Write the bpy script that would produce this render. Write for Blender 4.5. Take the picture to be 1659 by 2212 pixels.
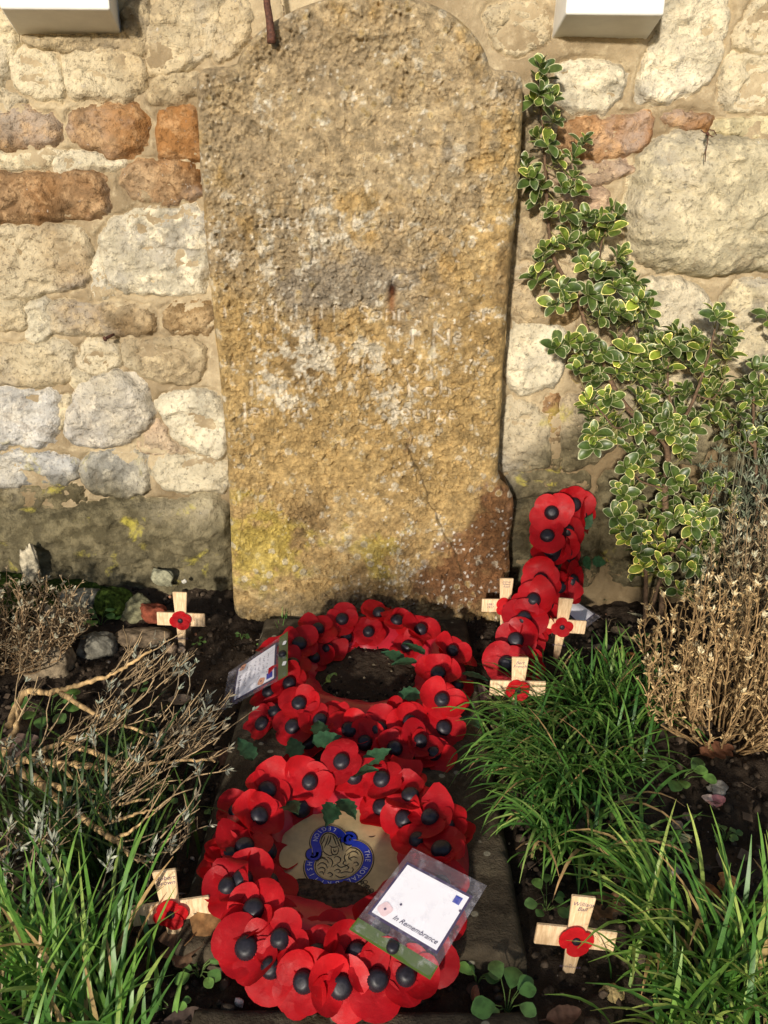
import bpy, bmesh, math, random
import numpy as np
from mathutils import Vector, Matrix, Quaternion
for _o in list(bpy.data.objects): bpy.data.objects.remove(_o, do_unlink=True)
R = math.radians
SC = bpy.context.scene
COL = SC.collection
random.seed(11)

# ------------------------------------------------------------------ camera, sky, sun, exposure
CAM_H, PITCH, ROLL, FPX = 1.026, R(22.0), R(0.53), 1790.0     # FPX: focal length for a 1659 x 2212 picture
_f = Vector((0, math.cos(PITCH), -math.sin(PITCH)))
_r0 = Vector((1, 0, 0)); _u0 = Vector((0, math.sin(PITCH), math.cos(PITCH)))
_r = _r0 * math.cos(ROLL) + _u0 * math.sin(ROLL)
_u = -_r0 * math.sin(ROLL) + _u0 * math.cos(ROLL)
CAMPOS = Vector((0, 0, CAM_H))
cam = bpy.data.cameras.new('camera'); camo = bpy.data.objects.new('camera', cam); COL.objects.link(camo)
cam.sensor_fit = 'VERTICAL'; cam.sensor_height = 24.0; cam.lens = 24.0 * FPX / 2212.0
cam.clip_start = 0.01; cam.clip_end = 500
camo.matrix_world = Matrix(((_r.x, _u.x, -_f.x, 0), (_r.y, _u.y, -_f.y, 0), (_r.z, _u.z, -_f.z, CAM_H), (0, 0, 0, 1)))
SC.camera = camo
SUN_EL, SUN_AZ = R(16.0), R(-15.0)       # azimuth: sun behind the viewer, to the left
sun_from = Vector((math.sin(SUN_AZ) * math.cos(SUN_EL), -math.cos(SUN_AZ) * math.cos(SUN_EL), math.sin(SUN_EL)))
W = bpy.data.worlds.new('World'); SC.world = W; W.use_nodes = True
_nt = W.node_tree; _nt.nodes.clear()
_sky = _nt.nodes.new('ShaderNodeTexSky'); _sky.sky_type = 'NISHITA'; _sky.sun_disc = False
_sky.sun_elevation = SUN_EL; _sky.sun_rotation = math.atan2(sun_from.x, sun_from.y)
_bg = _nt.nodes.new('ShaderNodeBackground'); _bg.inputs[1].default_value = 0.135
_wo = _nt.nodes.new('ShaderNodeOutputWorld')
_nt.links.new(_sky.outputs[0], _bg.inputs[0]); _nt.links.new(_bg.outputs[0], _wo.inputs[0])
sl = bpy.data.lights.new('sun', 'SUN'); sl.energy = 5.0; sl.angle = R(2.4); sl.color = (1.0, 0.92, 0.81)
so = bpy.data.objects.new('sun', sl); COL.objects.link(so)
so.rotation_euler = (-sun_from).to_track_quat('-Z', 'Y').to_euler(); so.location = sun_from * 8
SC.view_settings.view_transform = 'Standard'; SC.view_settings.look = 'None'
SC.view_settings.gamma = 1.0; SC.view_settings.exposure = 0.10; SC.view_settings.use_curve_mapping = False
SC.render.engine = 'CYCLES'
SC.cycles.use_denoising = True
SC.cycles.max_bounces = 8; SC.cycles.transparent_max_bounces = 12

# ------------------------------------------------------------------ helpers
def ray(px, py):
    return _f + _r * ((px - 829.5) / FPX) - _u * ((py - 1106.0) / FPX)
def atY(px, py, Y):
    d = ray(px, py); return CAMPOS + d * (Y / d.y)
def atZ(px, py, z=0.0):
    d = ray(px, py); return CAMPOS + d * ((z - CAM_H) / d.z)
def xz(px, py, Y):
    p = atY(px, py, Y); return (p.x, p.z)

_rng = np.random.RandomState(5)
_T = _rng.rand(8, 256, 256)
def vnoise(x, y, s=0):
    t = _T[s % 8]
    x = np.asarray(x, float) + 17.3 * s; y = np.asarray(y, float) + 9.1 * s
    xi = np.floor(x).astype(int); yi = np.floor(y).astype(int)
    fx = x - xi; fy = y - yi
    fx = fx * fx * fx * (fx * (fx * 6 - 15) + 10); fy = fy * fy * fy * (fy * (fy * 6 - 15) + 10)
    a = t[xi & 255, yi & 255]; b = t[(xi + 1) & 255, yi & 255]
    c = t[xi & 255, (yi + 1) & 255]; d = t[(xi + 1) & 255, (yi + 1) & 255]
    return (a * (1 - fx) + b * fx) * (1 - fy) + (c * (1 - fx) + d * fx) * fy
def fbm(x, y, o=4, s=0, g=0.5):
    r = 0; a = 1; n = 0
    for i in range(o):
        r = r + a * vnoise(x * 2 ** i, y * 2 ** i, s + i); n += a; a *= g
    return r / n
def worley(x, y, s=0):
    x = np.asarray(x, float); y = np.asarray(y, float)
    xi = np.floor(x).astype(int); yi = np.floor(y).astype(int)
    f1 = np.full(x.shape, 9.0); f2 = np.full(x.shape, 9.0); cid = np.zeros(x.shape)
    for dx in (-1, 0, 1):
        for dy in (-1, 0, 1):
            cx = xi + dx; cy = yi + dy
            jx = _T[s % 8][cx & 255, cy & 255]; jy = _T[(s + 1) % 8][cx & 255, cy & 255]
            d = np.hypot(cx + jx - x, cy + jy - y)
            m = d < f1
            f2 = np.where(m, f1, np.minimum(f2, d)); cid = np.where(m, _T[(s + 2) % 8][cx & 255, cy & 255], cid)
            f1 = np.where(m, d, f1)
    return f1, f2, cid
def sstep(a, b, x):
    t = np.clip((x - a) / (b - a), 0, 1); return t * t * (3 - 2 * t)
def polysdf(poly, X, Z):
    """signed distance, positive inside"""
    P = np.array(poly, float); Q = np.roll(P, -1, 0)
    best = np.full(X.shape, 1e9); ins = np.zeros(X.shape, bool)
    for (x0, z0), (x1, z1) in zip(P, Q):
        ex, ez = x1 - x0, z1 - z0; L = ex * ex + ez * ez + 1e-18
        t = np.clip(((X - x0) * ex + (Z - z0) * ez) / L, 0, 1)
        best = np.minimum(best, np.hypot(X - x0 - t * ex, Z - z0 - t * ez))
        if abs(ez) > 1e-12:
            c = ((z0 > Z) != (z1 > Z)) & (X < ex * (Z - z0) / ez + x0)
            ins ^= c
    return np.where(ins, best, -best)
def smooth_poly(pts, n=2):
    """Chaikin corner cutting"""
    for _ in range(n):
        o = []
        for i in range(len(pts)):
            a = pts[i]; b = pts[(i + 1) % len(pts)]
            o.append((a[0] * .75 + b[0] * .25, a[1] * .75 + b[1] * .25)); o.append((a[0] * .25 + b[0] * .75, a[1] * .25 + b[1] * .75))
        pts = o
    return pts

def link(o, parent=None):
    COL.objects.link(o)
    if parent is not None: o.parent = parent
    return o
def tag(o, label=None, cat=None, group=None, kind=None):
    if label: o['label'] = label
    if cat: o['category'] = cat
    if group: o['group'] = group
    if kind: o['kind'] = kind
    return o
def thing(name, label, cat, loc=(0, 0, 0), group=None, kind=None):
    o = bpy.data.objects.new(name, None); o.empty_display_size = 0.05
    o.location = loc; link(o); return tag(o, label, cat, group, kind)
def mesh_np(name, verts, faces, mat=None, smooth=True, cols=None, attr=None):
    verts = np.asarray(verts, np.float32).reshape(-1, 3)
    me = bpy.data.meshes.new(name)
    if isinstance(faces, np.ndarray):
        n, k = faces.shape
        me.vertices.add(len(verts)); me.vertices.foreach_set('co', verts.ravel())
        me.loops.add(n * k); me.loops.foreach_set('vertex_index', faces.astype(np.int32).ravel())
        me.polygons.add(n); me.polygons.foreach_set('loop_start', np.arange(0, n * k, k, dtype=np.int32))
        me.update(calc_edges=True)
    else:
        me.from_pydata(verts.tolist(), [], faces)
    if cols is not None:
        c = np.asarray(cols, np.float32).reshape(-1, 3)
        a = me.color_attributes.new('Col', 'FLOAT_COLOR', 'POINT')
        a.data.foreach_set('color', np.hstack([c, np.ones((len(c), 1), np.float32)]).ravel())
    if attr:
        for k_, v_ in attr.items():
            a = me.attributes.new(k_, 'FLOAT', 'POINT'); a.data.foreach_set('value', np.asarray(v_, np.float32).ravel())
    if smooth: me.polygons.foreach_set('use_smooth', np.ones(len(me.polygons), bool))
    if mat: me.materials.append(mat)
    me.validate(); me.update()
    return me
def obj(name, me, parent=None, loc=None):
    o = bpy.data.objects.new(name, me); link(o, parent)
    if loc is not None: o.location = loc
    return o
def gridfaces(nr, nc, mask=None):
    i = np.arange(nr * nc).reshape(nr, nc)
    f = np.stack([i[:-1, :-1], i[:-1, 1:], i[1:, 1:], i[1:, :-1]], -1)
    f = f.reshape(-1, 4) if mask is None else f[mask]
    return f
def compact(verts, faces, *arrs):
    u, inv = np.unique(faces.ravel(), return_inverse=True)
    return (verts[u], inv.reshape(faces.shape)) + tuple(a[u] for a in arrs)

class MB:
    """collects verts and faces with a colour per vertex"""
    def __init__(s): s.v = []; s.f = []; s.c = []
    def add(s, vs, fs, col=(1, 1, 1)):
        b = len(s.v); s.v.extend([tuple(p) for p in vs]); s.f.extend([tuple(b + i for i in f) for f in fs])
        if len(col) == len(vs) and not isinstance(col[0], (int, float)): s.c.extend([tuple(c) for c in col])
        else: s.c.extend([tuple(col)] * len(vs))
    def tube(s, pts, rad, n=5, col=(1, 1, 1), cap=True):
        pts = [Vector(p) for p in pts]; k = len(pts)
        if isinstance(rad, (int, float)): rad = [rad] * k
        vs = []; fs = []; up = Vector((0.31, 0.2, 0.93))
        for i, p in enumerate(pts):
            t = (pts[min(i + 1, k - 1)] - pts[max(i - 1, 0)])
            t = t.normalized() if t.length > 1e-9 else Vector((0, 0, 1))
            a = t.cross(up)
            if a.length < 1e-3: a = t.cross(Vector((1, 0, 0)))
            a.normalize(); b = t.cross(a)
            for j in range(n):
                th = 2 * math.pi * j / n
                vs.append(p + (a * math.cos(th) + b * math.sin(th)) * rad[i])
        for i in range(k - 1):
            for j in range(n):
                fs.append((i * n + j, i * n + (j + 1) % n, (i + 1) * n + (j + 1) % n, (i + 1) * n + j))
        if cap:
            fs.append(tuple(range(n - 1, -1, -1))); fs.append(tuple((k - 1) * n + j for j in range(n)))
        s.add(vs, fs, col)
    def box(s, x0, x1, y0, y1, z0, z1, col=(1, 1, 1)):
        vs = [(x, y, z) for x in (x0, x1) for y in (y0, y1) for z in (z0, z1)]
        s.add(vs, [(0, 1, 3, 2), (4, 6, 7, 5), (0, 4, 5, 1), (2, 3, 7, 6), (0, 2, 6, 4), (1, 5, 7, 3)], col)
    def mesh(s, name, mat, smooth=True):
        return mesh_np(name, np.array(s.v, np.float32), s.f, mat, smooth, cols=np.array(s.c, np.float32))
    def build(s, name, mat, parent=None, smooth=True):
        return obj(name, s.mesh(name, mat, smooth), parent)
def bevel_mesh(me, w, seg=2):
    bm = bmesh.new(); bm.from_mesh(me)
    bmesh.ops.bevel(bm, geom=list(bm.edges), offset=w, segments=seg, profile=.6, affect='EDGES')
    bm.to_mesh(me); bm.free(); return me

# ------------------------------------------------------------------ materials
class NT:
    def __init__(s, name):
        s.m = bpy.data.materials.new(name); s.m.use_nodes = True
        s.t = s.m.node_tree; s.t.nodes.clear()
        s.out = s.t.nodes.new('ShaderNodeOutputMaterial')
        s.geo = s.t.nodes.new('ShaderNodeNewGeometry')
    def n(s, typ, **kw):
        nd = s.t.nodes.new('ShaderNode' + typ)
        for k, v in kw.items(): setattr(nd, k, v)
        return nd
    def l(s, a, b): s.t.links.new(a, b)
    def set(s, sock, v):
        if hasattr(v, 'is_output') or isinstance(v, bpy.types.NodeSocket): s.l(v, sock)
        else:
            try: sock.default_value = v
            except Exception: sock.default_value = (v[0], v[1], v[2], 1.0)
    def noise(s, scale, detail=5, rough=.55, vec=None, dist=0, w=None):
        nd = s.n('TexNoise'); nd.inputs['Scale'].default_value = scale; nd.inputs['Detail'].default_value = detail
        nd.inputs['Roughness'].default_value = rough; nd.inputs['Distortion'].default_value = dist
        s.l(vec if vec else s.geo.outputs['Position'], nd.inputs['Vector'])
        return nd.outputs['Fac']
    def voro(s, scale, feature='F1', vec=None, out='Distance'):
        nd = s.n('TexVoronoi', feature=feature); nd.inputs['Scale'].default_value = scale
        s.l(vec if vec else s.geo.outputs['Position'], nd.inputs['Vector'])
        return nd.outputs[out]
    def ramp(s, fac, a, b, lo=0.0, hi=1.0):
        nd = s.n('MapRange', interpolation_type='SMOOTHSTEP'); s.set(nd.inputs[0], fac)
        nd.inputs[1].default_value = a; nd.inputs[2].default_value = b; nd.inputs[3].default_value = lo; nd.inputs[4].default_value = hi
        return nd.outputs[0]
    def mix(s, fac, a, b, mode='MIX'):
        nd = s.n('Mix', data_type='RGBA', blend_type=mode)
        s.set(nd.inputs[0], fac); s.set(nd.inputs[6], a); s.set(nd.inputs[7], b); return nd.outputs[2]
    def math(s, op, a, b=0.0):
        nd = s.n('Math', operation=op); s.set(nd.inputs[0], a); s.set(nd.inputs[1], b); return nd.outputs[0]
    def attr(s, name, typ='GEOMETRY', out='Color'):
        nd = s.n('Attribute', attribute_type=typ, attribute_name=name); return nd.outputs[out]
    def scale(s, col, f):
        nd = s.n('Vector_Math' if False else 'VectorMath', operation='SCALE'); s.set(nd.inputs[0], col); s.set(nd.inputs['Scale'], f); return nd.outputs[0]
    def bump(s, h, strength=.4, dist=.002, nrm=None):
        nd = s.n('Bump'); nd.inputs['Strength'].default_value = strength; nd.inputs['Distance'].default_value = dist
        s.l(h, nd.inputs['Height'])
        if nrm: s.l(nrm, nd.inputs['Normal'])
        return nd.outputs[0]
    def bsdf(s, col, rough=.9, spec=.3, bump=None, **kw):
        b = s.n('BsdfPrincipled'); s.set(b.inputs['Base Color'], col); s.set(b.inputs['Roughness'], rough)
        b.inputs['Specular IOR Level'].default_value = spec
        if bump: s.l(bump, b.inputs['Normal'])
        for k, v in kw.items(): s.set(b.inputs[k], v)
        return b.outputs[0]
    def done(s, sh): s.l(sh, s.out.inputs[0]); return s.m
    def trans(s, sh, col, f=.35):
        t = s.n('BsdfTranslucent'); s.set(t.inputs[0], col)
        mx = s.n('MixShader'); mx.inputs[0].default_value = f; s.l(sh, mx.inputs[1]); s.l(t.outputs[0], mx.inputs[2]); return mx.outputs[0]

def m_stone():
    t = NT('rubble_stone')
    oi = t.n('ObjectInfo'); base = oi.outputs['Color']
    pale = t.attr('pale', 'OBJECT', 'Fac'); n1 = t.noise(7, 8, .62, dist=.6); n2 = t.noise(26, 6, .65); n3 = t.noise(110, 4, .6); n4 = t.noise(3.2, 4, .5)
    c = t.mix(t.ramp(n1, .3, .7), t.scale(base, .46), t.scale(base, 1.18))
    c = t.mix(t.ramp(t.noise(4.5, 5, .6, dist=.5), .52, .68, 0, .5), c, (.36, .34, .31, 1))
    c = t.mix(t.math('MULTIPLY', t.ramp(n2, .47, .66), .7), c, t.mix(.28, t.scale(base, 1.5), (.70, .58, .36, 1)))
    c = t.mix(t.ramp(t.noise(15, 6, .7, dist=1.0), .54, .66, 0, .55), c, t.mix(.4, t.scale(base, .5), (.24, .15, .07, 1)))
    fis = t.math('ABSOLUTE', t.math('SUBTRACT', t.noise(9, 5, .6, dist=1.2), .5)); fis = t.math('MULTIPLY', t.ramp(fis, .016, .004), t.ramp(n4, .44, .58))
    c = t.mix(t.math('MULTIPLY', fis, .22), c, t.scale(base, .3))
    c = t.mix(t.math('MULTIPLY', t.ramp(n4, .42, .62), pale), c, (.58, .50, .34, 1))
    c = t.mix(t.ramp(n3, .52, .70, 0, .7), c, t.scale(base, .30))
    c = t.mix(t.ramp(t.noise(55, 5, .7), .64, .74, 0, .5), c, (.85, .8, .7, 1))
    # olive algae on the damp foot of the wall; its rise at right is painted shade
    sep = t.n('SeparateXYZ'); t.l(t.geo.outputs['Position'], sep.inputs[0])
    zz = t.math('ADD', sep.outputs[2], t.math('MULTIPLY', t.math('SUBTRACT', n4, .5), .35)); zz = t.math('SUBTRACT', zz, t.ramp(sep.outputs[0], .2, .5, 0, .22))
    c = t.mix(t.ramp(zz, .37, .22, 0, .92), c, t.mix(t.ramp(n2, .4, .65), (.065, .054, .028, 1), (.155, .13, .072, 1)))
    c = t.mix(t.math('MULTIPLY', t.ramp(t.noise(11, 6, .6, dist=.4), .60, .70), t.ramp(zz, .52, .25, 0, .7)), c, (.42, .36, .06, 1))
    h = t.math('ADD', t.math('MULTIPLY', n3, .6), t.math('ADD', n2, t.math('MULTIPLY', t.noise(330, 3), .3)))
    h = t.math('SUBTRACT', h, t.math('MULTIPLY', fis, .1))
    return t.done(t.bsdf(c, .92, .15, t.bump(h, .95, .009)))
def m_mortar():
    t = NT('lime_mortar')
    n1 = t.noise(5, 6, .6); n2 = t.noise(40, 6, .65); n3 = t.noise(240, 3, .6)
    c = t.mix(t.ramp(n1, .3, .7), (.225, .17, .10, 1), (.42, .34, .215, 1))
    c = t.mix(t.ramp(n2, .5, .72, 0, .5), c, (.56, .47, .31, 1))
    c = t.mix(t.ramp(n3, .56, .72, 0, .5), c, (.24, .17, .09, 1))
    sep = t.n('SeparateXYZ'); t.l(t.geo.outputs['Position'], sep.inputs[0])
    zz = t.math('ADD', sep.outputs[2], t.math('MULTIPLY', t.math('SUBTRACT', n1, .5), .3)); zz = t.math('SUBTRACT', zz, t.ramp(sep.outputs[0], .2, .5, 0, .22))  # damp foot, carried higher at right as shade painted into the mortar
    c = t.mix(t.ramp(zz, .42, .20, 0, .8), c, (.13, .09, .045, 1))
    h = t.math('ADD', n2, t.math('MULTIPLY', n3, .4))
    return t.done(t.bsdf(c, .95, .1, t.bump(h, .8, .006)))
def m_col(name, rough=.9, spec=.2, scale=90, amt=.35, bd=.0015, bs=.4, trans=0):
    """vertex colour with grain"""
    t = NT(name); base = t.attr('Col')
    n = t.noise(scale, 5, .6); n2 = t.noise(scale * 4, 3, .6)
    c = t.mix(t.ramp(n, .3, .7), t.scale(base, 1 - amt), t.scale(base, 1 + amt))
    sh = t.bsdf(c, rough, spec, t.bump(t.math('ADD', n, t.math('MULTIPLY', n2, .5)), bs, bd) if bs else None)
    if trans: sh = t.trans(sh, c, trans)
    return t.done(sh)
def m_headstone():
    t = NT('weathered_sandstone'); base = t.attr('Col')
    n1 = t.noise(45, 6, .65); n2 = t.noise(170, 5, .65); n3 = t.noise(420, 3)
    c = t.mix(t.ramp(n1, .3, .7), t.scale(base, .58), t.scale(base, 1.24))
    c = t.mix(t.ramp(n2, .54, .70, 0, .65), c, t.scale(base, .38))
    c = t.mix(t.ramp(t.noise(120, 4, .7), .69, .77, 0, .5), c, (.70, .74, .62, 1))
    h = t.math('ADD', t.math('MULTIPLY', n1, .6), t.math('ADD', n2, t.math('MULTIPLY', n3, .4)))
    return t.done(t.bsdf(c, .88, .2, t.bump(h, 1.0, .007)))
def m_soil():
    t = NT('dark_soil')
    n1 = t.noise(6, 6, .6); n2 = t.noise(70, 6, .7); n3 = t.noise(260, 4, .7)
    c = t.mix(t.ramp(n1, .3, .7), (.026, .018, .012, 1), (.062, .044, .029, 1))
    c = t.mix(t.ramp(n2, .5, .75, 0, .8), c, (.085, .062, .042, 1))
    c = t.mix(t.ramp(n3, .68, .78, 0, .8), c, (.16, .12, .08, 1))
    return t.done(t.bsdf(c, .95, .12, t.bump(t.math('ADD', n2, t.math('MULTIPLY', n3, .6)), 1, .006)))
def m_slab():
    t = NT('mossy_slab')
    n1 = t.noise(14, 7, .65); n2 = t.noise(80, 5, .7); n3 = t.noise(300, 3, .6)
    c = t.mix(t.ramp(n1, .35, .65), (.036, .027, .016, 1), (.085, .066, .042, 1))
    c = t.mix(t.ramp(t.noise(22, 6, .7, dist=.5), .52, .62, 0, .75), c, (.11, .088, .055, 1))
    c = t.mix(t.ramp(n2, .56, .7, 0, .6), c, (.025, .022, .010, 1))
    c = t.mix(t.ramp(t.noise(9, 5, .6), .55, .7, 0, .6), c, (.045, .040, .016, 1))
    c = t.mix(t.ramp(t.voro(24), .16, .11, 0, .75), c, (.30, .28, .20, 1))
    return t.done(t.bsdf(c, .9, .2, t.bump(t.math('ADD', n2, t.math('MULTIPLY', n3, .5)), .8, .004)))
def m_plain(name, col, rough=.5, spec=.4, grain=0.12, gs=60, bd=.0006, trans=0, metallic=0, coat=0):
    t = NT(name)
    n = t.noise(gs, 5, .6); c = t.mix(t.ramp(n, .3, .7), tuple(x * (1 - grain) for x in col) + (1,), tuple(min(1, x * (1 + grain)) for x in col) + (1,))
    sh = t.bsdf(c, rough, spec, t.bump(n, .3, bd), Metallic=metallic, **({'Coat Weight': coat} if coat else {}))
    if trans: sh = t.trans(sh, c, trans)
    return t.done(sh)
def m_poppy():
    t = NT('poppy_red')
    oi = t.n('ObjectInfo'); rnd = oi.outputs['Random']
    n = t.noise(38, 4, .6)
    c = t.mix(rnd, (.33, .003, .008, 1), (.54, .008, .013, 1))
    c = t.mix(t.ramp(n, .3, .75), t.scale(c, .82), t.scale(c, 1.1))
    c = t.mix(t.ramp(t.noise(170, 5, .75), .70, .78, 0, .5), c, (.22, .07, .04, 1))
    nb = t.noise(75, 4, .6, dist=.8)
    c = t.mix(t.ramp(nb, .6, .8, 0, .35), c, (.75, .10, .09, 1))
    sh = t.bsdf(c, t.ramp(t.noise(50, 3), .3, .7, .45, .7), .28, t.bump(t.math('ADD', nb, t.math('MULTIPLY', t.noise(600, 2), .15)), .35, .0022))
    return t.done(t.trans(sh, (.75, .012, .015, 1), .30))
def m_wood():
    t = NT('pale_cross_wood')
    tc = t.n('TexCoord'); mp = t.n('Mapping'); mp.inputs['Scale'].default_value = (1, 1, .12); t.l(tc.outputs['Object'], mp.inputs[0])
    n = t.noise(330, 4, .6, vec=mp.outputs[0]); n2 = t.noise(30, 4, .6)
    c = t.mix(t.ramp(n, .35, .7), (.56, .38, .21, 1), (.76, .57, .35, 1))
    c = t.mix(t.ramp(n2, .5, .72, 0, .55), c, (.42, .27, .14, 1))
    sep = t.n('SeparateXYZ'); t.l(tc.outputs['Object'], sep.inputs[0])
    c = t.mix(t.ramp(t.math('ADD', sep.outputs[2], t.math('MULTIPLY', n2, .03)), .045, .012, 0, .75), c, (.20, .085, .04, 1))
    return t.done(t.bsdf(c, .6, .3, t.bump(n, .3, .0006)))
def m_leaf(name, green, cream, lo=.66, hi=.88):
    t = NT(name); e = t.attr('edge', out='Fac'); oi = t.n('ObjectInfo')
    tint = t.attr('Col')
    f = t.ramp(t.math('ADD', e, t.math('MULTIPLY', t.math('SUBTRACT', t.noise(160, 3, .6), .5), .55)), lo, hi)
    g = t.mix(t.ramp(t.noise(60, 3), .35, .65), tuple(x * .7 for x in green) + (1,), tuple(x * 1.35 for x in green) + (1,))
    c = t.mix(f, g, cream + (1,)); c = t.mix(1.0, c, tint, 'MULTIPLY')
    sh = t.bsdf(c, .38, .45)
    return t.done(t.trans(sh, c, .22))
def m_film():
    t = NT('clear_plastic_film')
    tr = t.n('BsdfTransparent'); tr.inputs[0].default_value = (.93, .92, .95, 1)
    b = t.bsdf((.75, .72, .78, 1), .16, .6, t.bump(t.noise(55, 3, .5), .5, .002))
    mx = t.n('MixShader'); t.l(t.ramp(t.noise(45, 4, .7), .5, .8, .05, .30), mx.inputs[0]); t.l(tr.outputs[0], mx.inputs[1]); t.l(b, mx.inputs[2])
    return t.done(mx.outputs[0])
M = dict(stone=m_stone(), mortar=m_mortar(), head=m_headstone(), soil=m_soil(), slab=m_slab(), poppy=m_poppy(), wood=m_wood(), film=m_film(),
    rough_col=m_col('mineral_grain', .95, .1, 70, .45, .003, .8), plant_col=m_col('plant_fibre', .75, .2, 120, .3, .001, .3, .12), grass=m_col('grass_blade', .42, .4, 60, .22, .0005, .2, .28),
    white=m_plain('white_gloss_paint', (.74, .73, .68), .38, .4, .05, 25), black=m_plain('black_plastic', (.012, .010, .015), .48, .4, .4, 200),
    iron=m_plain('rusty_iron', (.075, .03, .018), .75, .3, .5, 180, .002), soil_lump=m_plain('earth_clod', (.060, .040, .026), .97, .08, .6, 130, .004),
    card=m_plain('white_card', (.90, .90, .89), .55, .3, .02, 30), purple=m_plain('dark_purple_print', (.035, .018, .07), .5, .3, .1), blue=m_plain('blue_print', (.012, .035, .36), .45, .3, .08),
    pinkprint=m_plain('faded_poppy_print', (.82, .62, .60), .5, .3, .1), orangeprint=m_plain('orange_poppy_print', (.75, .36, .2), .5, .3, .1), ink=m_plain('faded_ink', (.10, .07, .12), .6, .2, .3, 300),
    greenstrip=m_plain('green_plastic_strip', (.075, .12, .018), .35, .5, .15, 40), cream=m_plain('cream_emblem_board', (.50, .38, .19), .55, .3, .12, 50),
    blacklin=m_plain('black_line_print', (.014, .012, .012), .5, .3, .1), palelet=m_plain('pale_lettering', (.55, .55, .66), .5, .3, .05), redplastic=m_plain('red_backing_plastic', (.46, .02, .035), .34, .5, .12, 30, .0015, .12),
    fleaf=m_plain('green_fabric_leaf', (.030, .085, .036), .6, .3, .35, 90, .001, .15), euon=m_leaf('variegated_leaf', (.085, .125, .03), (.64, .60, .38)),
    weed=m_leaf('weed_leaf', (.11, .21, .055), (.13, .24, .07)), bark=m_plain('shrub_bark', (.12, .075, .045), .85, .2, .4, 120, .002), twig=m_plain('green_twig', (.20, .18, .07), .8, .2, .3, 120, .001),
    dead=m_col('dead_leaf', .7, .3, 60, .4, .001, .4, .15), moss=m_plain('green_moss', (.035, .055, .010), 1, .05, .6, 150, .006))

# ------------------------------------------------------------------ text meshes (flat, in local x y), all made while the scene is empty
def _texts(specs):
    out = {}; tmp = []
    for key, body, size, shear, align in specs:
        cu = bpy.data.curves.new('t', 'FONT'); cu.body = body; cu.size = size; cu.shear = shear; cu.align_x = align; cu.resolution_u = 3; cu.space_line = .85
        o = bpy.data.objects.new('t', cu); COL.objects.link(o); tmp.append((key, o))
    bpy.context.view_layer.update(); dg = bpy.context.evaluated_depsgraph_get()
    for key, o in tmp: out[key] = bpy.data.meshes.new_from_object(o.evaluated_get(dg))
    for key, o in tmp:
        cu = o.data; bpy.data.objects.remove(o, do_unlink=True); bpy.data.curves.remove(cu)
    return out
HS_LINES = [(480, 't Canu  t l li   u  .  llLe', 470, 1050), (548, 'x  l J  ( )      3         5 .', 480, 1040), (612, 'Ca', 845, 905),
            (676, 'l l i l l  l i l l   Sonn  Ni l er', 485, 1060), (727, 'A hd l llil  (leon  l  Neec', 485, 1055), (790, 'r  i e  d l  Alfr l on Mar', 500, 1050),
            (838, 'l lll  Mary and  Robert', 510, 1050), (887, 'Jesu and  i ll  George  l', 520, 1030)]
TX = _texts([('hs%d' % i, b, .05, 0, 'LEFT') for i, (y, b, x0, x1) in enumerate(HS_LINES)] + [
    ('robert', 'Robert\nBrown', .0095, .25, 'CENTER'), ('william', 'William\nBall', .0092, .3, 'CENTER'), ('joshua', 'Joshua\nAlbert\nRead', .0072, .15, 'CENTER'),
    ('years', '1881\n1917', .0085, .2, 'CENTER'), ('bert', 'Bert\nFrench', .0095, .25, 'CENTER'), ('inrem', 'IN\nREMEMBRANCE', .0042, 0, 'CENTER'),
    ('card', 'In Remembrance', .0135, .38, 'LEFT')] +
    [('L' + ch, ch, .0125, 0, 'CENTER') for ch in 'THEROYALBISGN'])

# ------------------------------------------------------------------ ground
YW = 1.925            # face of the wall's mortar
def axis(lo, hi, step, far_lo, far_hi, n=14):
    a = np.arange(lo, hi + step / 2, step)
    l = lo - (lo - far_lo) * (np.linspace(1, 0, n, endpoint=False) ** 3)
    h = hi + (far_hi - hi) * (np.linspace(0, 1, n + 1)[1:] ** 3)
    return np.concatenate([l, a, h])
gx = axis(-1.25, 1.35, .0075, -40, 40); gy = axis(.42, 2.0, .0075, -40, 2.2, 10)
GX, GY = np.meshgrid(gx, gy)
def soil_h(X, Y):
    near = sstep(.0, .25, np.minimum(np.minimum(X + 1.3, 1.4 - X), np.minimum(Y - .35, 2.1 - Y)))
    h = (fbm(X * 5, Y * 5, 3, 1) - .5) * .03 + ((fbm(X * 28, Y * 28, 4, 2, .6) - .5) * .028) * near
    f1, f2, c = worley(X * 55, Y * 55, 3)
    h = h + near * np.clip(.55 - f1, 0, 1) * .012 * c
    h = h + .055 * sstep(1.62, 1.95, Y) * sstep(-.25, -.5, X)          # soil banks up at the foot of the wall
    slab = sstep(.03, -.02, np.maximum(np.maximum(-.30 - X, X - .22), np.maximum(.82 - Y, Y - 1.8)))
    return h * (1 - .8 * slab) - .012 * slab - .004
GZ = soil_h(GX, GY)
ground = obj('ground', mesh_np('ground', np.stack([GX, GY, GZ], -1).reshape(-1, 3), gridfaces(*GX.shape), M['soil']))
tag(ground, 'dark crumbly garden soil bed', None, None, 'structure')
def soil_at(x, y): return float(soil_h(np.array([x]), np.array([y]))[0])
def on_soil(px, py, dz=0.0):
    p = atZ(px, py, 0)
    for _ in range(4): p = atZ(px, py, soil_at(p.x, p.y) + dz)
    return p

# ------------------------------------------------------------------ rubble wall
CREAM, TAN, ORANGE, GREY, OLIVE, PINK, PALE, GAP_SHADE = (.52, .44, .285), (.36, .28, .165), (.27, .13, .045), (.40, .37, .32), (.22, .18, .10), (.40, .27, .18), (.60, .54, .40), (.20, .14, .08)
BROWN = (.26, .17, .08)
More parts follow.
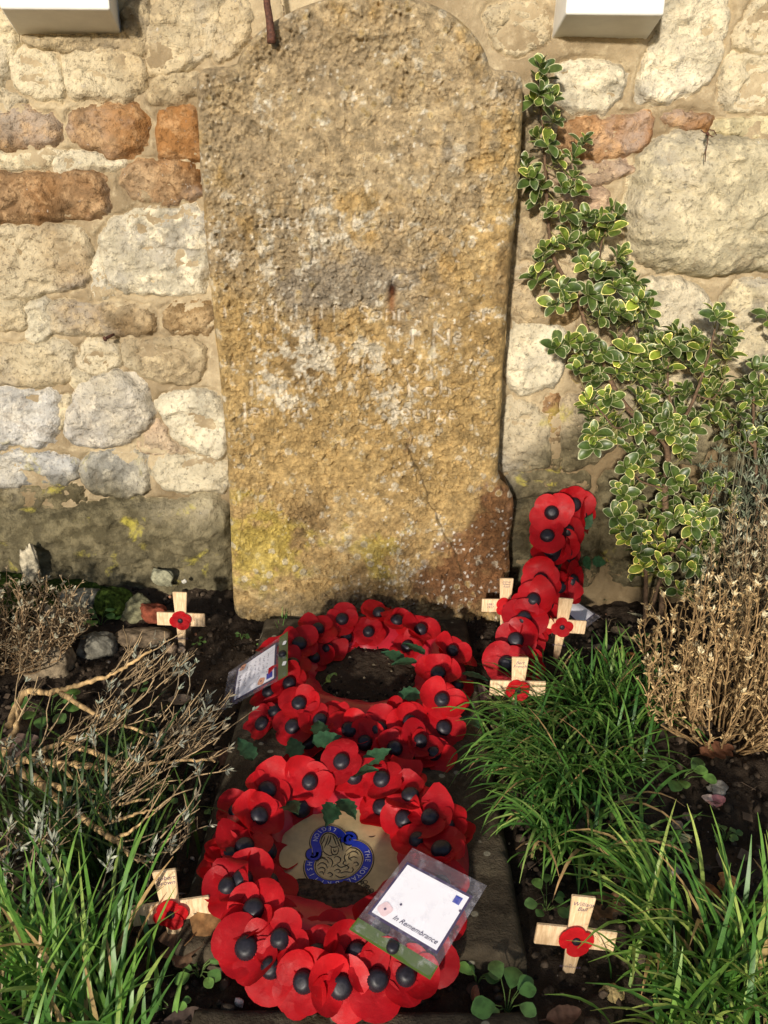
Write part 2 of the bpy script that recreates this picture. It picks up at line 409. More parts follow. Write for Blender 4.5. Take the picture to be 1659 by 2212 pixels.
# outline in photograph coordinates (1659 wide), colour, how pale the patches are, how far it stands proud
STONES = [
 ([(-40,20),(25,40),(28,100),(10,190),(-40,195)], CREAM, .4, .012), ([(25,105),(100,118),(140,150),(140,205),(60,208),(30,180)], CREAM, .8, .016),
 ([(145,118),(250,112),(312,128),(308,175),(265,208),(150,208),(142,165)], TAN, .9, .016), ([(45,79),(255,77),(258,106),(150,111),(60,102)], TAN, .2, .012),
 ([(265,8),(328,2),(322,80),(300,112),(262,104)], TAN, .4, .010), ([(330,5),(400,-20),(465,-15),(468,60),(455,120),(390,155),(328,166),(318,120)], TAN, .6, .014),
 ([(325,178),(418,152),(425,215),(330,218)], TAN, .4, .010), ([(472,10),(538,-10),(545,60),(505,122),(462,136),(474,60)], TAN, .3, .008),
 ([(-40,200),(50,215),(55,232),(-40,235)], TAN, .5, .008), ([(-40,240),(60,242),(125,256),(128,315),(60,318),(-40,322)], ORANGE, .15, .016),
 ([(150,243),(240,230),(290,227),(312,250),(318,295),(290,326),(230,330),(175,312),(150,285)], ORANGE, .15, .016), ([(345,252),(380,236),(430,240),(432,345),(380,335),(347,330)], ORANGE, .25, .015),
 ([(-40,335),(90,330),(150,340),(60,358),(-40,362)], CREAM, .5, .006), ([(160,338),(250,345),(262,356),(180,362),(100,362)], PALE, .5, .006),
 ([(-40,375),(80,375),(190,372),(225,392),(238,430),(232,455),(170,470),(80,473),(-40,474)], ORANGE, .12, .020), ([(275,352),(340,345),(430,355),(438,425),(360,437),(310,430),(268,405)], ORANGE, .3, .016),
 ([(-40,495),(40,490),(120,495),(187,500),(194,560),(187,605),(120,625),(50,640),(-40,640)], BROWN, .8, .018), ([(222,492),(280,458),(350,448),(440,450),(448,520),(452,625),(390,630),(330,632),(260,628),(225,590)], PALE, .5, .020),
 ([(196,560),(216,545),(222,600),(250,636),(200,640)], PALE, .5, .006), ([(-40,652),(30,646),(52,665),(50,710),(20,716),(-40,716)], TAN, .6, .012),
 ([(57,655),(106,655),(110,690),(100,733),(60,738),(56,700)], PALE, .4, .012), ([(114,658),(200,656),(320,660),(331,690),(322,722),(220,723),(120,722),(104,712)], BROWN, .6, .016),
 ([(346,660),(460,655),(465,715),(400,718),(350,715)], BROWN, .8, .012), ([(-40,748),(80,745),(150,745),(159,790),(152,825),(80,826),(-40,830)], TAN, .7, .014),
 ([(160,795),(175,808),(196,806),(190,835),(160,842)], CREAM, .4, .006), ([(178,741),(262,741),(266,785),(240,800),(195,804),(176,785)], TAN, .8, .012),
 ([(272,738),(350,733),(442,735),(442,810),(400,828),(340,820),(272,798)], TAN, .8, .014), ([(-40,836),(50,838),(122,850),(128,880),(122,955),(60,966),(-40,968)], (.50,.48,.44), .4, .022),
 ([(200,812),(250,808),(300,825),(326,870),(330,895),(305,935),(270,960),(220,968),(165,955),(140,925),(145,890),(165,850)], GREY, .5, .032), ([(345,862),(400,845),(475,850),(490,900),(498,985),(430,980),(390,950),(350,897)], PALE, .4, .020),
 ([(320,925),(345,915),(385,960),(400,980),(330,985),(295,975)], PINK, .4, .004), ([(130,860),(150,862),(140,905),(128,930)], CREAM, .3, .004), ([(-40,985),(60,980),(130,985),(170,1000),(165,1040),(100,1046),(-40,1052)], (.50,.49,.46), .5, .020),
 ([(178,990),(250,975),(300,980),(321,1010),(316,1060),(270,1070),(210,1062),(177,1040)], (.42,.40,.34), .6, .020), ([(335,1002),(370,987),(495,985),(500,1060),(430,1062),(370,1055),(331,1035)], (.36,.33,.25), .6, .018),
 ([(-40,1058),(100,1052),(175,1052),(185,1085),(100,1098),(-40,1100)], OLIVE, .5, .018), ([(-40,1108),(130,1100),(260,1078),(330,1086),(500,1072),(502,1200),(505,1300),(440,1335),(380,1325),(330,1290),(180,1275),(60,1262),(-40,1270)], (.27,.23,.13), .45, .045),
 # to the right of the headstone
 ([(1048,30),(1110,5),(1175,8),(1185,75),(1150,112),(1095,122),(1066,90)], TAN, .7, .008), ([(1200,150),(1240,131),(1300,135),(1345,160),(1350,200),(1320,225),(1250,240),(1205,226)], PALE, .5, .022),
 ([(1432,5),(1560,-5),(1572,50),(1552,120),(1512,180),(1460,212),(1387,222),(1385,180),(1405,112),(1427,62)], PALE, .5, .022), ([(1615,5),(1700,5),(1700,108),(1606,110),(1600,60)], TAN, .8, .014),
 ([(1562,132),(1600,117),(1700,122),(1700,245),(1622,245),(1556,221),(1556,180)], CREAM, .7, .016), ([(1130,262),(1190,250),(1194,325),(1140,332),(1128,300)], TAN, .5, .010), ([(1205,275),(1280,256),(1400,248),(1411,275),(1391,320),(1340,343),(1250,336),(1202,320)], (.36,.17,.06), .2, .015),
 ([(1432,247),(1530,247),(1535,268),(1500,282),(1460,275)], ORANGE, .1, .012), ([(1540,262),(1700,262),(1700,306),(1620,300),(1546,286)], (.52,.45,.26), .4, .012), ([(1185,362),(1300,352),(1368,362),(1370,378),(1330,393),(1240,390),(1190,388)], PINK, .2, .012),
 ([(1392,332),(1440,300),(1520,292),(1600,304),(1700,322),(1700,572),(1640,580),(1540,586),(1430,586),(1372,560),(1349,510),(1356,430),(1374,370)], (.47,.41,.27), .5, .055), ([(1205,420),(1260,403),(1310,415),(1322,450),(1300,482),(1220,474)], PINK, .1, .010),
 ([(1122,380),(1165,380),(1176,470),(1166,550),(1118,556)], TAN, .5, .010), ([(1188,505),(1240,492),(1318,494),(1336,545),(1290,572),(1190,560)], TAN, .5, .012), ([(1112,578),(1200,570),(1330,585),(1345,604),(1250,620),(1110,600)], TAN, .4, .008),
 ([(1105,612),(1200,604),(1246,640),(1240,690),(1190,700),(1100,692)], (.36,.24,.11), .4, .014), ([(1098,704),(1190,700),(1223,725),(1216,790),(1195,836),(1140,848),(1094,842)], PALE, .5, .026), ([(1260,640),(1350,628),(1368,700),(1345,735),(1255,730)], TAN, .6, .012),
 ([(1370,622),(1440,602),(1520,626),(1546,720),(1500,790),(1420,800),(1372,742)], (.50,.44,.32), .4, .022), ([(1562,612),(1700,602),(1700,800),(1602,820),(1556,760)], (.50,.43,.28), .5, .022), ([(1240,742),(1350,748),(1382,815),(1330,842),(1245,836)], TAN, .3, .012),
 ([(1086,866),(1140,866),(1174,890),(1186,950),(1190,1010),(1130,1020),(1080,1010)], (.38,.32,.22), .5, .012), ([(1188,860),(1204,862),(1200,950),(1212,1010),(1196,1012),(1180,900)], ORANGE, .3, .008), ([(1208,860),(1280,850),(1322,880),(1332,960),(1290,1000),(1222,1014),(1204,960)], (.40,.32,.21), .4, .016),
 ([(1345,835),(1450,815),(1540,832),(1542,1000),(1400,1006),(1340,960)], (.36,.30,.19), .4, .016), ([(1562,842),(1700,832),(1700,1022),(1562,1022)], (.36,.30,.19), .4, .016), ([(1080,1032),(1200,1022),(1270,1030),(1272,1062),(1180,1076),(1085,1072)], (.34,.28,.18), .4, .010),
 ([(1082,1085),(1180,1088),(1290,1075),(1300,1262),(1180,1275),(1085,1270)], (.24,.195,.12), .4, .014), ([(1288,1030),(1400,1016),(1520,1040),(1524,1250),(1400,1272),(1308,1256)], (.27,.225,.14), .4, .018), ([(1540,1035),(1700,1032),(1700,1250),(1542,1256)], (.26,.22,.13), .4, .016),
 ([(540,-20),(600,-25),(605,60),(560,95),(545,60)], GAP_SHADE, .0, -.012),  # gap behind the rod as a sunk stone, its darkness put into the colour
]
wall = thing('stone_wall', 'rubble wall of cream and orange stones in lime mortar behind the headstone', 'wall', (0, YW, 0))
polys = []
for pts, c, pale, h in STONES:
    polys.append((smooth_poly([xz(x, y, YW) for x, y in pts], 1), c, pale, h, .0042))
# the wall goes on outside the picture
rr = random.Random(3)
def course(x0, x1, z0, z1):
    z = z0
    while z < z1 - .02:
        hgt = rr.uniform(.09, .16); x = x0 + rr.uniform(-.1, 0)
        while x < x1:
            w = rr.uniform(.12, .3); q = .012
            pts = [(x + q, z + q * rr.uniform(.5, 3)), (x + w * .5, z + q), (x + w - q, z + q * rr.uniform(.5, 3)), (x + w - q * .6, z + hgt * .5), (x + w - q * 2, z + hgt - q), (x + w * .4, z + hgt - q * .6), (x + q * 2, z + hgt - q * 1.5), (x + q * .5, z + hgt * .5)]
            c = rr.choice([CREAM, TAN, PALE, TAN, ORANGE, BROWN, GREY]); polys.append((smooth_poly(pts, 1), c, rr.uniform(.2, .7), rr.uniform(.012, .024), .012)); x += w
        z += hgt
XL = min(p[0] for pl in polys for p in pl[0]); XR = max(p[0] for pl in polys for p in pl[0]); ZT = max(p[1] for pl in polys for p in pl[0])
course(-2.0, XL - .16, 0, ZT); course(XR + .02, 1.95, 0, ZT); course(-2.0, 1.95, ZT + .01, 2.05)
allseg = []
def warp(X, Z, k):
    return (X + (fbm(X * 22, Z * 22, 3, k) - .5) * .028 + (fbm(X * 75, Z * 75, 2, k + 1) - .5) * .009,
            Z + (fbm(X * 22 + 5, Z * 22, 3, k + 2) - .5) * .024 + (fbm(X * 75, Z * 75 + 4, 2, k + 3) - .5) * .009)
# mortar sheet: recessed along the stones' edges
mx_ = np.concatenate([np.arange(-2.1, -.95, .02), np.arange(-.95, 1.0, .0052), np.arange(1.0, 2.1, .02)]); mz_ = np.concatenate([np.arange(-.06, ZT + .05, .0052), np.arange(ZT + .06, 2.1, .02)])
MX, MZ = np.meshgrid(mx_, mz_)
near = np.full(MX.shape, -1.0)
for k, (pl, c, pale, h, st) in enumerate(polys):
    a = np.array(pl); x0, z0 = a.min(0) - .03; x1, z1 = a.max(0) + .03
    ci = np.where((mx_ > x0) & (mx_ < x1))[0]; ri = np.where((mz_ > z0) & (mz_ < z1))[0]
    if len(ci) == 0 or len(ri) == 0: continue
    sl_ = (slice(ri[0], ri[-1] + 1), slice(ci[0], ci[-1] + 1))
    wx, wz = warp(MX[sl_], MZ[sl_], 4)
    near[sl_] = np.maximum(near[sl_], polysdf(pl, wx, wz) + .006)
mh = (fbm(MX * 9, MZ * 9, 4, 3) - .5) * .016 + (fbm(MX * 60, MZ * 60, 3, 5, .6) - .5) * .006
mh = mh + .001 - .012 * np.exp(-((near + .003) / .0045) ** 2) + .004 * sstep(-.02, -.03, near)
mh = mh + .004 * (fbm(MX * 14, MZ * 70, 3, 6) - .5)
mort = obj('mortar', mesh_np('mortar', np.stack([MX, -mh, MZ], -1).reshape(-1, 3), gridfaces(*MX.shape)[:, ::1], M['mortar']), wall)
for k, (pl, c, pale, h, st) in enumerate(polys):
    a = np.array(pl); x0, z0 = a.min(0) - .02; x1, z1 = a.max(0) + .02
    X, Z = np.meshgrid(np.arange(x0, x1, st), np.arange(z0, z1, st))
    wx, wz = warp(X, Z, 4); d = polysdf(pl, wx, wz) + .006
    s_ = min(.05, .35 * min(x1 - x0, z1 - z0))
    dp = np.clip(d, 0, None)
    y = (h * .6 if h < .03 else h) * (1 - np.exp(-dp / (s_ * (.14 if h < .03 else .3)))) + .005 * (1 - np.exp(-dp / .004)) + np.where(d < 0, d * 1.6, 0)
    y = y + sstep(0, .02, d) * ((fbm(X * 11 + k, Z * 11, 3, k) - .5) * .022 + (fbm(X * 34 + k, Z * 44, 5, k + 1, .65) - .5) * .017)
    y = y - sstep(0, .03, d) * .006 * sstep(.62, .7, fbm(X * 8 + 3 * k, Z * 30 + X * 6, 4, k + 3))     # layered breaks
    q1, q2, qi = worley(wx * 17 + k * 3, wz * 24 + k, k); q1b, q2b, qj = worley(wx * 42 + k, wz * 55, k + 3)
    y = y + sstep(0, .012, d) * ((qi - .5) * .009 + (qj - .5) * .005 - .004 * sstep(.08, 0, q2 - q1))
    if c == ORANGE or c == BROWN: y = y + sstep(0, .015, d) * (fbm(X * 90, Z * 90, 3, k + 2, .7) - .5) * .008
    if c == GAP_SHADE: y = y - sstep(0, .01, d) * .02
    y = y - .003
    m = d > -.012
    fm = m[:-1, :-1] & m[1:, :-1] & m[:-1, 1:] & m[1:, 1:]
    cx, cz = (x0 + x1) / 2, (z0 + z1) / 2
    v = np.stack([X - cx, -y, Z - cz], -1).reshape(-1, 3)
    v, f = compact(v, gridfaces(*X.shape, fm))
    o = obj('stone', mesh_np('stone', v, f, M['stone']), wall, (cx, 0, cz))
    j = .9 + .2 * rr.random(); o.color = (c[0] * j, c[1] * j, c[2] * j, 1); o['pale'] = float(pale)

# ------------------------------------------------------------------ headstone
YH = 1.82
L_ = [(660, 4), (600, 34), (560, 60), (530, 90), (512, 118), (505, 139), (445, 141), (426, 149), (418, 168), (424, 300), (432, 420), (446, 580), (470, 800), (486, 960), (493, 1100), (497, 1230), (502, 1320), (510, 1400)]
R_ = [(930, 2), (985, 28), (1030, 73), (1053, 112), (1062, 147), (1105, 149), (1126, 154), (1134, 172), (1130, 300), (1122, 420), (1108, 560), (1091, 760), (1081, 960), (1077, 1040), (1098, 1052), (1114, 1085), (1111, 1130), (1101, 1180), (1106, 1235), (1096, 1290), (1092, 1400)]
Lx = [xz(*p, YH) for p in L_]; Rx = [xz(*p, YH) for p in R_]
top = [xz(*p, YH) for p in [(660, 4), (735, -16), (800, -22), (870, -14), (930, 2)]]
outline = smooth_poly(list(reversed(Lx)) + top[1:-1] + Rx, 1)
A = np.array(outline); zmax = A[:, 1].max() - .0005; zmin = -.03
zs = np.concatenate([np.linspace(zmin, zmax - .012, 640), zmax - .012 * (np.linspace(1, 0, 12)[1:]) ** 2])
def span(z):
    xs = []
    for (x0, z0), (x1, z1) in zip(A, np.roll(A, -1, 0)):
        if (z0 - z) * (z1 - z) <= 0 and z0 != z1: xs.append(x0 + (x1 - x0) * (z - z0) / (z1 - z0))
    return (min(xs), max(xs)) if len(xs) > 1 else None
sp = [span(z) for z in zs]; zs = np.array([z for z, s in zip(zs, sp) if s]); sp = np.array([s for s in sp if s])
NU = 320
xg = np.linspace(A[:, 0].min(), A[:, 0].max(), NU)
HX = np.clip(np.repeat(xg[None], len(zs), 0), sp[:, :1], sp[:, 1:]); HZ = np.repeat(zs[:, None], NU, 1)
jx = (fbm(HZ * 22, HZ * 0 + 3.3, 4, 1) - .5) * .010
dl, dr = HX - sp[:, :1], sp[:, 1:] - HX
HX = HX + jx * (np.clip(1 - dl / .03, 0, 1) - np.clip(1 - dr / .03, 0, 1))
sd = np.clip(polysdf(outline, HX, HZ), 0, None)
rr_ = .02 + .012 * fbm(HX * 8, HZ * 8, 2, 2)
q = np.clip(1 - sd / rr_, 0, 1); hy = -rr_ * (1 - np.sqrt(np.clip(1 - q * q, 0, 1)))
f1, f2, cid = worley(HX * 128, HZ * 128, 1); g1, g2, gid = worley(HX * 55 + 9, HZ * 55, 4)
lumps = np.clip(.62 - f1, 0, 1) * (.35 + .65 * cid) * .0095 + np.clip(.6 - g1, 0, 1) * .009 * gid
inn = sstep(0, .02, sd)
hy = hy + inn * (lumps * (.1 + 2.2 * sstep(.35, .65, fbm(HX * 6, HZ * 6, 3, 5))) + (fbm(HX * 7, HZ * 7, 4, 3) - .5) * .022 + (fbm(HX * 45, HZ * 45, 4, 6, .65) - .5) * .006)
pit = sstep(.67, .78, fbm(HX * 70 + 4, HZ * 70, 3, 2)); hy = hy - inn * pit * .008
def blob(px, py, rx, ry):
    x, z = xz(px, py, YH); return np.exp(-(((HX - x) / (rx * .00104)) ** 2 + ((HZ - z) / (ry * .00115)) ** 2))
# worn carving in the arch
x, z = xz(775, 45, YH); rr2 = np.hypot(HX - x, (HZ - z) * 1.0)
hy = hy + .008 * sstep(.062, .05, rr2) * sstep(z - .035, z - .025, HZ) + .004 * np.exp(-((rr2 - .075) / .006) ** 2) * sstep(z - .035, z - .02, HZ)
for (a, b) in [((655, 165), (690, 60)), ((655, 165), (640, 100)), ((940, 95), (985, 150))]:
    (xa, za), (xb, zb) = xz(*a, YH), xz(*b, YH); ex, ez = xb - xa, zb - za; tt = np.clip(((HX - xa) * ex + (HZ - za) * ez) / (ex * ex + ez * ez), 0, 1)
    hy = hy + .004 * np.exp(-(np.hypot(HX - xa - tt * ex, HZ - za - tt * ez) / .005) ** 2)
# lettering, nearly weathered away
letter = np.zeros(HX.shape)
for i, (py, body, xa, xb) in enumerate(HS_LINES):
    me = TX['hs%d' % i]; me.calc_loop_triangles()
    co = np.array([v.co[:2] for v in me.vertices])
    if not len(co): continue
    (x0, z0), (x1, _) = xz(xa, py + 14, YH), xz(xb, py + 14, YH)
    w = co[:, 0].max() - co[:, 0].min(); sx = (x1 - x0) / w
    co = np.stack([(co[:, 0] - co[:, 0].min()) * sx + x0, co[:, 1] / .035 * .034 + z0], 1)
    for t_ in me.loop_triangles:
        p = co[list(t_.vertices)]; (ax, az), (bx, bz), (cx, cz) = p
        r0 = np.searchsorted(zs, p[:, 1].min()) - 1; r1 = np.searchsorted(zs, p[:, 1].max()) + 1
        sX, sZ = HX[r0:r1], HZ[r0:r1]
        if sX.size == 0: continue
        den = (bz - cz) * (ax - cx) + (cx - bx) * (az - cz)
        if abs(den) < 1e-12: continue
        u_ = ((bz - cz) * (sX - cx) + (cx - bx) * (sZ - cz)) / den; v_ = ((cz - az) * (sX - cx) + (ax - cx) * (sZ - cz)) / den
        letter[r0:r1] = np.maximum(letter[r0:r1], ((u_ > -.1) & (v_ > -.1) & (u_ + v_ < 1.1)).astype(float))
worn = sstep(.40, .56, fbm(HX * 16, HZ * 16, 3, 7))
letter = letter * worn
hy = hy - inn * letter * .0065
# crack in the lower right
crack = np.zeros(HX.shape); cp = [xz(x, y, YH) for x, y in [(878, 960), (905, 1015), (928, 1085), (955, 1140), (975, 1180), (990, 1215), (1005, 1262)]]
wxn = (fbm(HX * 40, HZ * 40, 3, 4) - .5) * .012
for (xa, za), (xb, zb) in zip(cp, cp[1:]):
    ex, ez = xb - xa, zb - za; tt = np.clip(((HX + wxn - xa) * ex + (HZ - za) * ez) / (ex * ex + ez * ez), 0, 1)
    crack = np.maximum(crack, np.exp(-(np.hypot(HX + wxn - xa - tt * ex, HZ - za - tt * ez) / .0019) ** 2))
hy = hy - crack * .007
nail = blob(847, 628, 7, 11); hy = hy - nail * .014
# colours: ochre, grey, lichens, rust stain (all in the stone itself)
nz = fbm(HX * 9, HZ * 9, 5, 2); nz2 = fbm(HX * 26, HZ * 26, 4, 5, .6); nz3 = fbm(HX * 80, HZ * 80, 3, 1, .6)
def mixc(c, col, f): return c * (1 - f[..., None]) + np.array(col)[None, None] * f[..., None]
C = np.ones(HX.shape + (3,)) * np.array((.42, .285, .12))
C = mixc(C, (.50, .365, .175), sstep(.42, .65, nz2)); C = mixc(C, (.21, .135, .058), sstep(.5, .66, nz) * .8)
greyf = np.clip(blob(620, 180, 240, 190) + .9 * blob(900, 190, 220, 210) + .95 * blob(780, 590, 200, 60) + .7 * blob(640, 640, 150, 40) + .7 * blob(930, 420, 120, 90) + .6 * blob(560, 330, 110, 140), 0, 1)
C = mixc(C, (.40, .315, .195), sstep(.25, .75, greyf + (nz - .5) * 1.8 + (nz2 - .5) * 1.4) * .72)
C = mixc(C, (.26, .22, .165), sstep(.45, .85, np.clip(blob(790, 590, 190, 55) + .8 * blob(650, 640, 120, 35) + .5 * blob(960, 330, 120, 60) + .5 * blob(700, 130, 120, 60), 0, 1) + (nz2 - .5) * 1.3) * .75)
C = mixc(C, (.42, .285, .115), sstep(.3, .8, np.clip(blob(1020, 800, 110, 260) + blob(800, 960, 300, 160) + blob(540, 850, 90, 300), 0, 1) + (nz2 - .5)) * .65)
whitef = np.clip(blob(660, 760, 130, 60) + blob(640, 830, 60, 60) + .9 * blob(840, 800, 80, 90) + .7 * blob(830, 920, 60, 90) + .7 * blob(560, 530, 110, 60) + .35 * blob(760, 480, 260, 50) + .7 * blob(590, 260, 30, 40) + .6 * blob(880, 1200, 90, 60) + .5 * blob(900, 1000, 40, 60) + .5 * blob(475, 190, 40, 40), 0, 1)
C = mixc(C, (.66, .60, .47), sstep(.6, 1.05, whitef * .7 + (nz2 - .5) * 1.7 + (nz3 - .5) * 1.9 + .1) * .72)
spk = (worley(HX * 46 + 3, HZ * 46, 2)[0] < .13) & (nz > .52) & (nz2 > .5); C = mixc(C, (.66, .60, .48), spk * .7)
C = mixc(C, (.80, .76, .66), letter * sstep(.5, .66, nz3 * .6 + nz2 * .4 + .18 * worn) * .42)
C = mixc(C, (.40, .31, .03), sstep(.4, .8, np.clip(blob(560, 1180, 140, 110) + .8 * blob(820, 1190, 60, 70), 0, 1) + (nz2 - .5) * 1.4) * .55)
C = mixc(C, (.17, .075, .03), sstep(.4, .85, np.clip(blob(1060, 1200, 80, 150) + .8 * blob(960, 1240, 90, 90) + .6 * blob(880, 970, 22, 60) + .7 * blob(1090, 1120, 50, 90) + .6 * blob(760, 1290, 240, 40), 0, 1) + (nz2 - .5) * .9) * .92)
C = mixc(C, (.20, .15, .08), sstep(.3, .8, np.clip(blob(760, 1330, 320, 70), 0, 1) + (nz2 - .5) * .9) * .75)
C = mixc(C, (.70, .66, .58), ((worley(HX * 55, HZ * 55 + 2, 6)[0] < .17) & (HZ < .3) & (HX > 0) & (nz2 > .52)) * .7)
dk1, dk2, dki = worley(HX * 34 + 7, HZ * 34 + 2, 5); disc = sstep(.30, .26, dk1 + (nz3 - .5) * .12) * (dki > .55) * sstep(.42, .55, nz2); ring = disc * sstep(.16, .24, dk1)
hy = hy + inn * disc * .0016
C = mixc(C, (.50, .44, .33), disc * .55 * (dki > .75)); C = mixc(C, (.42, .30, .12), disc * .6 * (dki <= .75)); C = mixc(C, (.58, .52, .40), ring * .35)
C = C * (.72 + .5 * cid * np.clip(1 - f1, 0, 1) + .22 * gid)[..., None]
C = mixc(C, (.05, .02, .012), np.clip(nail * 1.4, 0, 1)); C = mixc(C, (.25, .08, .02), blob(846, 652, 7, 20) * .7); C = mixc(C, (.07, .045, .02), crack * .8)
C = C * 1.0
hv = np.stack([HX, -hy, HZ], -1)
nr, nc = HX.shape
hf = gridfaces(nr, nc)
idx = np.arange(nr * nc).reshape(nr, nc)
loop = np.concatenate([idx[0, :], idx[1:, -1], idx[-1, -2::-1], idx[-2:0:-1, 0]])
flat = hv.reshape(-1, 3); bk = flat[loop].copy(); bk[:, 1] = .118
md = flat[loop].copy(); md[:, 1] = md[:, 1] * .5 + .055
n0 = len(flat); nb = len(loop); l1 = n0 + np.arange(nb); l2 = n0 + nb + np.arange(nb)
skirt = np.concatenate([np.stack([loop, l1, np.roll(l1, -1), np.roll(loop, -1)], 1), np.stack([l1, l2, np.roll(l2, -1), np.roll(l1, -1)], 1)])[:, ::-1]
cc = C.reshape(-1, 3)
head = thing('headstone', 'tall weathered ochre headstone with arched top and worn lettering against the wall', 'headstone', (0, YH, 0))
obj('slab', mesh_np('slab', np.concatenate([flat, md, bk]), np.concatenate([hf, skirt]), M['head'], cols=np.concatenate([cc, cc[loop], cc[loop] * .9])), head)

# ------------------------------------------------------------------ ledger slab and kerb in front
def slab_mesh(name, x0, x1, y0, y1, ztop, depth, r=.012, seed=0):
    xs = np.arange(x0, x1 + .002, .006); ys = np.arange(y0, y1 + .002, .006); X, Y = np.meshgrid(xs, ys)
    e = np.minimum(np.minimum(X - xs[0], xs[-1] - X), np.minimum(Y - ys[0], ys[-1] - Y))
    Zt = ztop + (fbm(X * 9, Y * 9, 4, seed) - .5) * .010 + (fbm(X * 60, Y * 60, 3, seed + 1) - .5) * .004 - r * np.clip(1 - e / r, 0, 1) ** 2
    v = np.stack([X, Y, Zt], -1).reshape(-1, 3); i = np.arange(len(v)).reshape(X.shape)
    lp = np.concatenate([i[0, :], i[1:, -1], i[-1, -2::-1], i[-2:0:-1, 0]]); b = v[lp].copy(); b[:, 2] = ztop - depth
    b[:, :2] += (np.stack([fbm(b[:, 0] * 30, b[:, 1] * 30, 2, 1), fbm(b[:, 0] * 30, b[:, 1] * 30, 2, 3)], 1) - .5) * .01
    l1 = len(v) + np.arange(len(lp))
    sk = np.stack([lp, np.roll(lp, -1), np.roll(l1, -1), l1], 1)[:, ::-1]
    return mesh_np(name, np.concatenate([v, b]), np.concatenate([gridfaces(*X.shape), sk]), M['slab'])
tag(obj('ledger_slab', slab_mesh('ledger_slab', -.292, .206, .842, 1.80, .022, .06)), 'dark mossy flat stone slab lying beneath both poppy wreaths', 'slab')
tag(obj('kerb_stone', slab_mesh('kerb_stone', -.243, .206, .50, .768, .020, .06, seed=4)), 'low grey kerb stone along the bottom edge before the front wreath', 'kerb')

# ------------------------------------------------------------------ white painted brackets, iron rod, wire
def bracket(name, label, back, front):
    # back: bottom corners at the wall, front: bottom corners of the face, in photograph coordinates
    bl, br = [atY(x, y, YW) for x, y in back]; fl, fr = [atY(x, y, YW - .118) for x, y in front]
    zb, zf = (bl.z + br.z) / 2, (fl.z + fr.z) / 2; o0 = Vector((bl.x, YW, zb))
    vs = [(bl.x, YW + .03, zb - .005), (br.x, YW + .03, zb - .005), (fr.x, YW - .118, zf), (fl.x, YW - .118, zf)]; vs += [(x, y, zb + .26) for x, y, z in vs]
    mb = MB(); mb.add([Vector(v) - o0 for v in vs], [(0, 1, 2, 3), (7, 6, 5, 4), (0, 4, 5, 1), (1, 5, 6, 2), (2, 6, 7, 3), (3, 7, 4, 0)])
    me = mb.mesh(name, M['white']); bevel_mesh(me, .005, 3); tag(obj(name, me, None, o0), label, 'bracket')
bracket('wall_bracket', 'white painted bracket block above the whitish stone at the top left corner', [(29, 72), (257, 74)], [(0, 17), (238, 22)])
bracket('wall_bracket', 'white painted bracket block above the climbing variegated shoot', [(1193, 83), (1400, 86)], [(1222, 30), (1434, 33)])
rod = thing('iron_rod', 'rusty iron rod hanging down over the shoulder of the headstone', 'rod', atY(585, 92, 1.79))
mb = MB(); rpts = [(587, 94), (585, 70), (582, 40), (577, 10), (574, -30), (574, -90)]
rp = [atY(x, y, 1.79 + .0004 * max(0, 40 - y)) for x, y in rpts]; rp.append(atY(574, -110, 1.95)); o0 = rp[0].copy()
rad = [.0075, .0078, .007, .0068, .0066, .0066, .0066]
mb.tube([p - o0 for p in rp], rad, 10); rod.location = o0; mb.build('bar', M['iron'], rod)
mb = MB(); mb.tube([Vector((0, -.002, .0)), Vector((0, -.002, .016))], [.0088, .0082], 10); mb.build('collar', M['iron'], rod)
mb = MB(); p0 = atY(1530, 290, 1.845)
for pts in [[(1530, 290), (1528, 310), (1524, 330), (1523, 350)], [(1526, 288), (1532, 280), (1542, 282), (1548, 292), (1540, 296), (1530, 290)], [(1532, 290), (1520, 286), (1514, 281)]]:
    mb.tube([atY(x, y, 1.845) - p0 for x, y in pts], .0011, 5)
mb.tube([atY(1529, 289, 1.83) - p0, atY(1529, 289, 1.95) - p0], .0032, 8)
wi = mb.build('wire_tie', M['iron']); wi.location = p0; tag(wi, 'thin dark wire twisted round a nail above the big pale boulder', 'wire')
mb = MB(); p0 = atY(238, 726, 1.90); mb.tube([Vector((-.008, -.012, -.004)), Vector((0, 0, 0)), Vector((.006, .03, .002))], [.004, .0035, .003], 7); mb.tube([Vector((-.009, -.0135, -.0045)), Vector((-.008, -.012, -.004))], .0065, 8)
ni = mb.build('nail', M['iron']); ni.location = p0; tag(ni, 'dark iron nail stuck in the mortar below a long brown stone', 'nail')

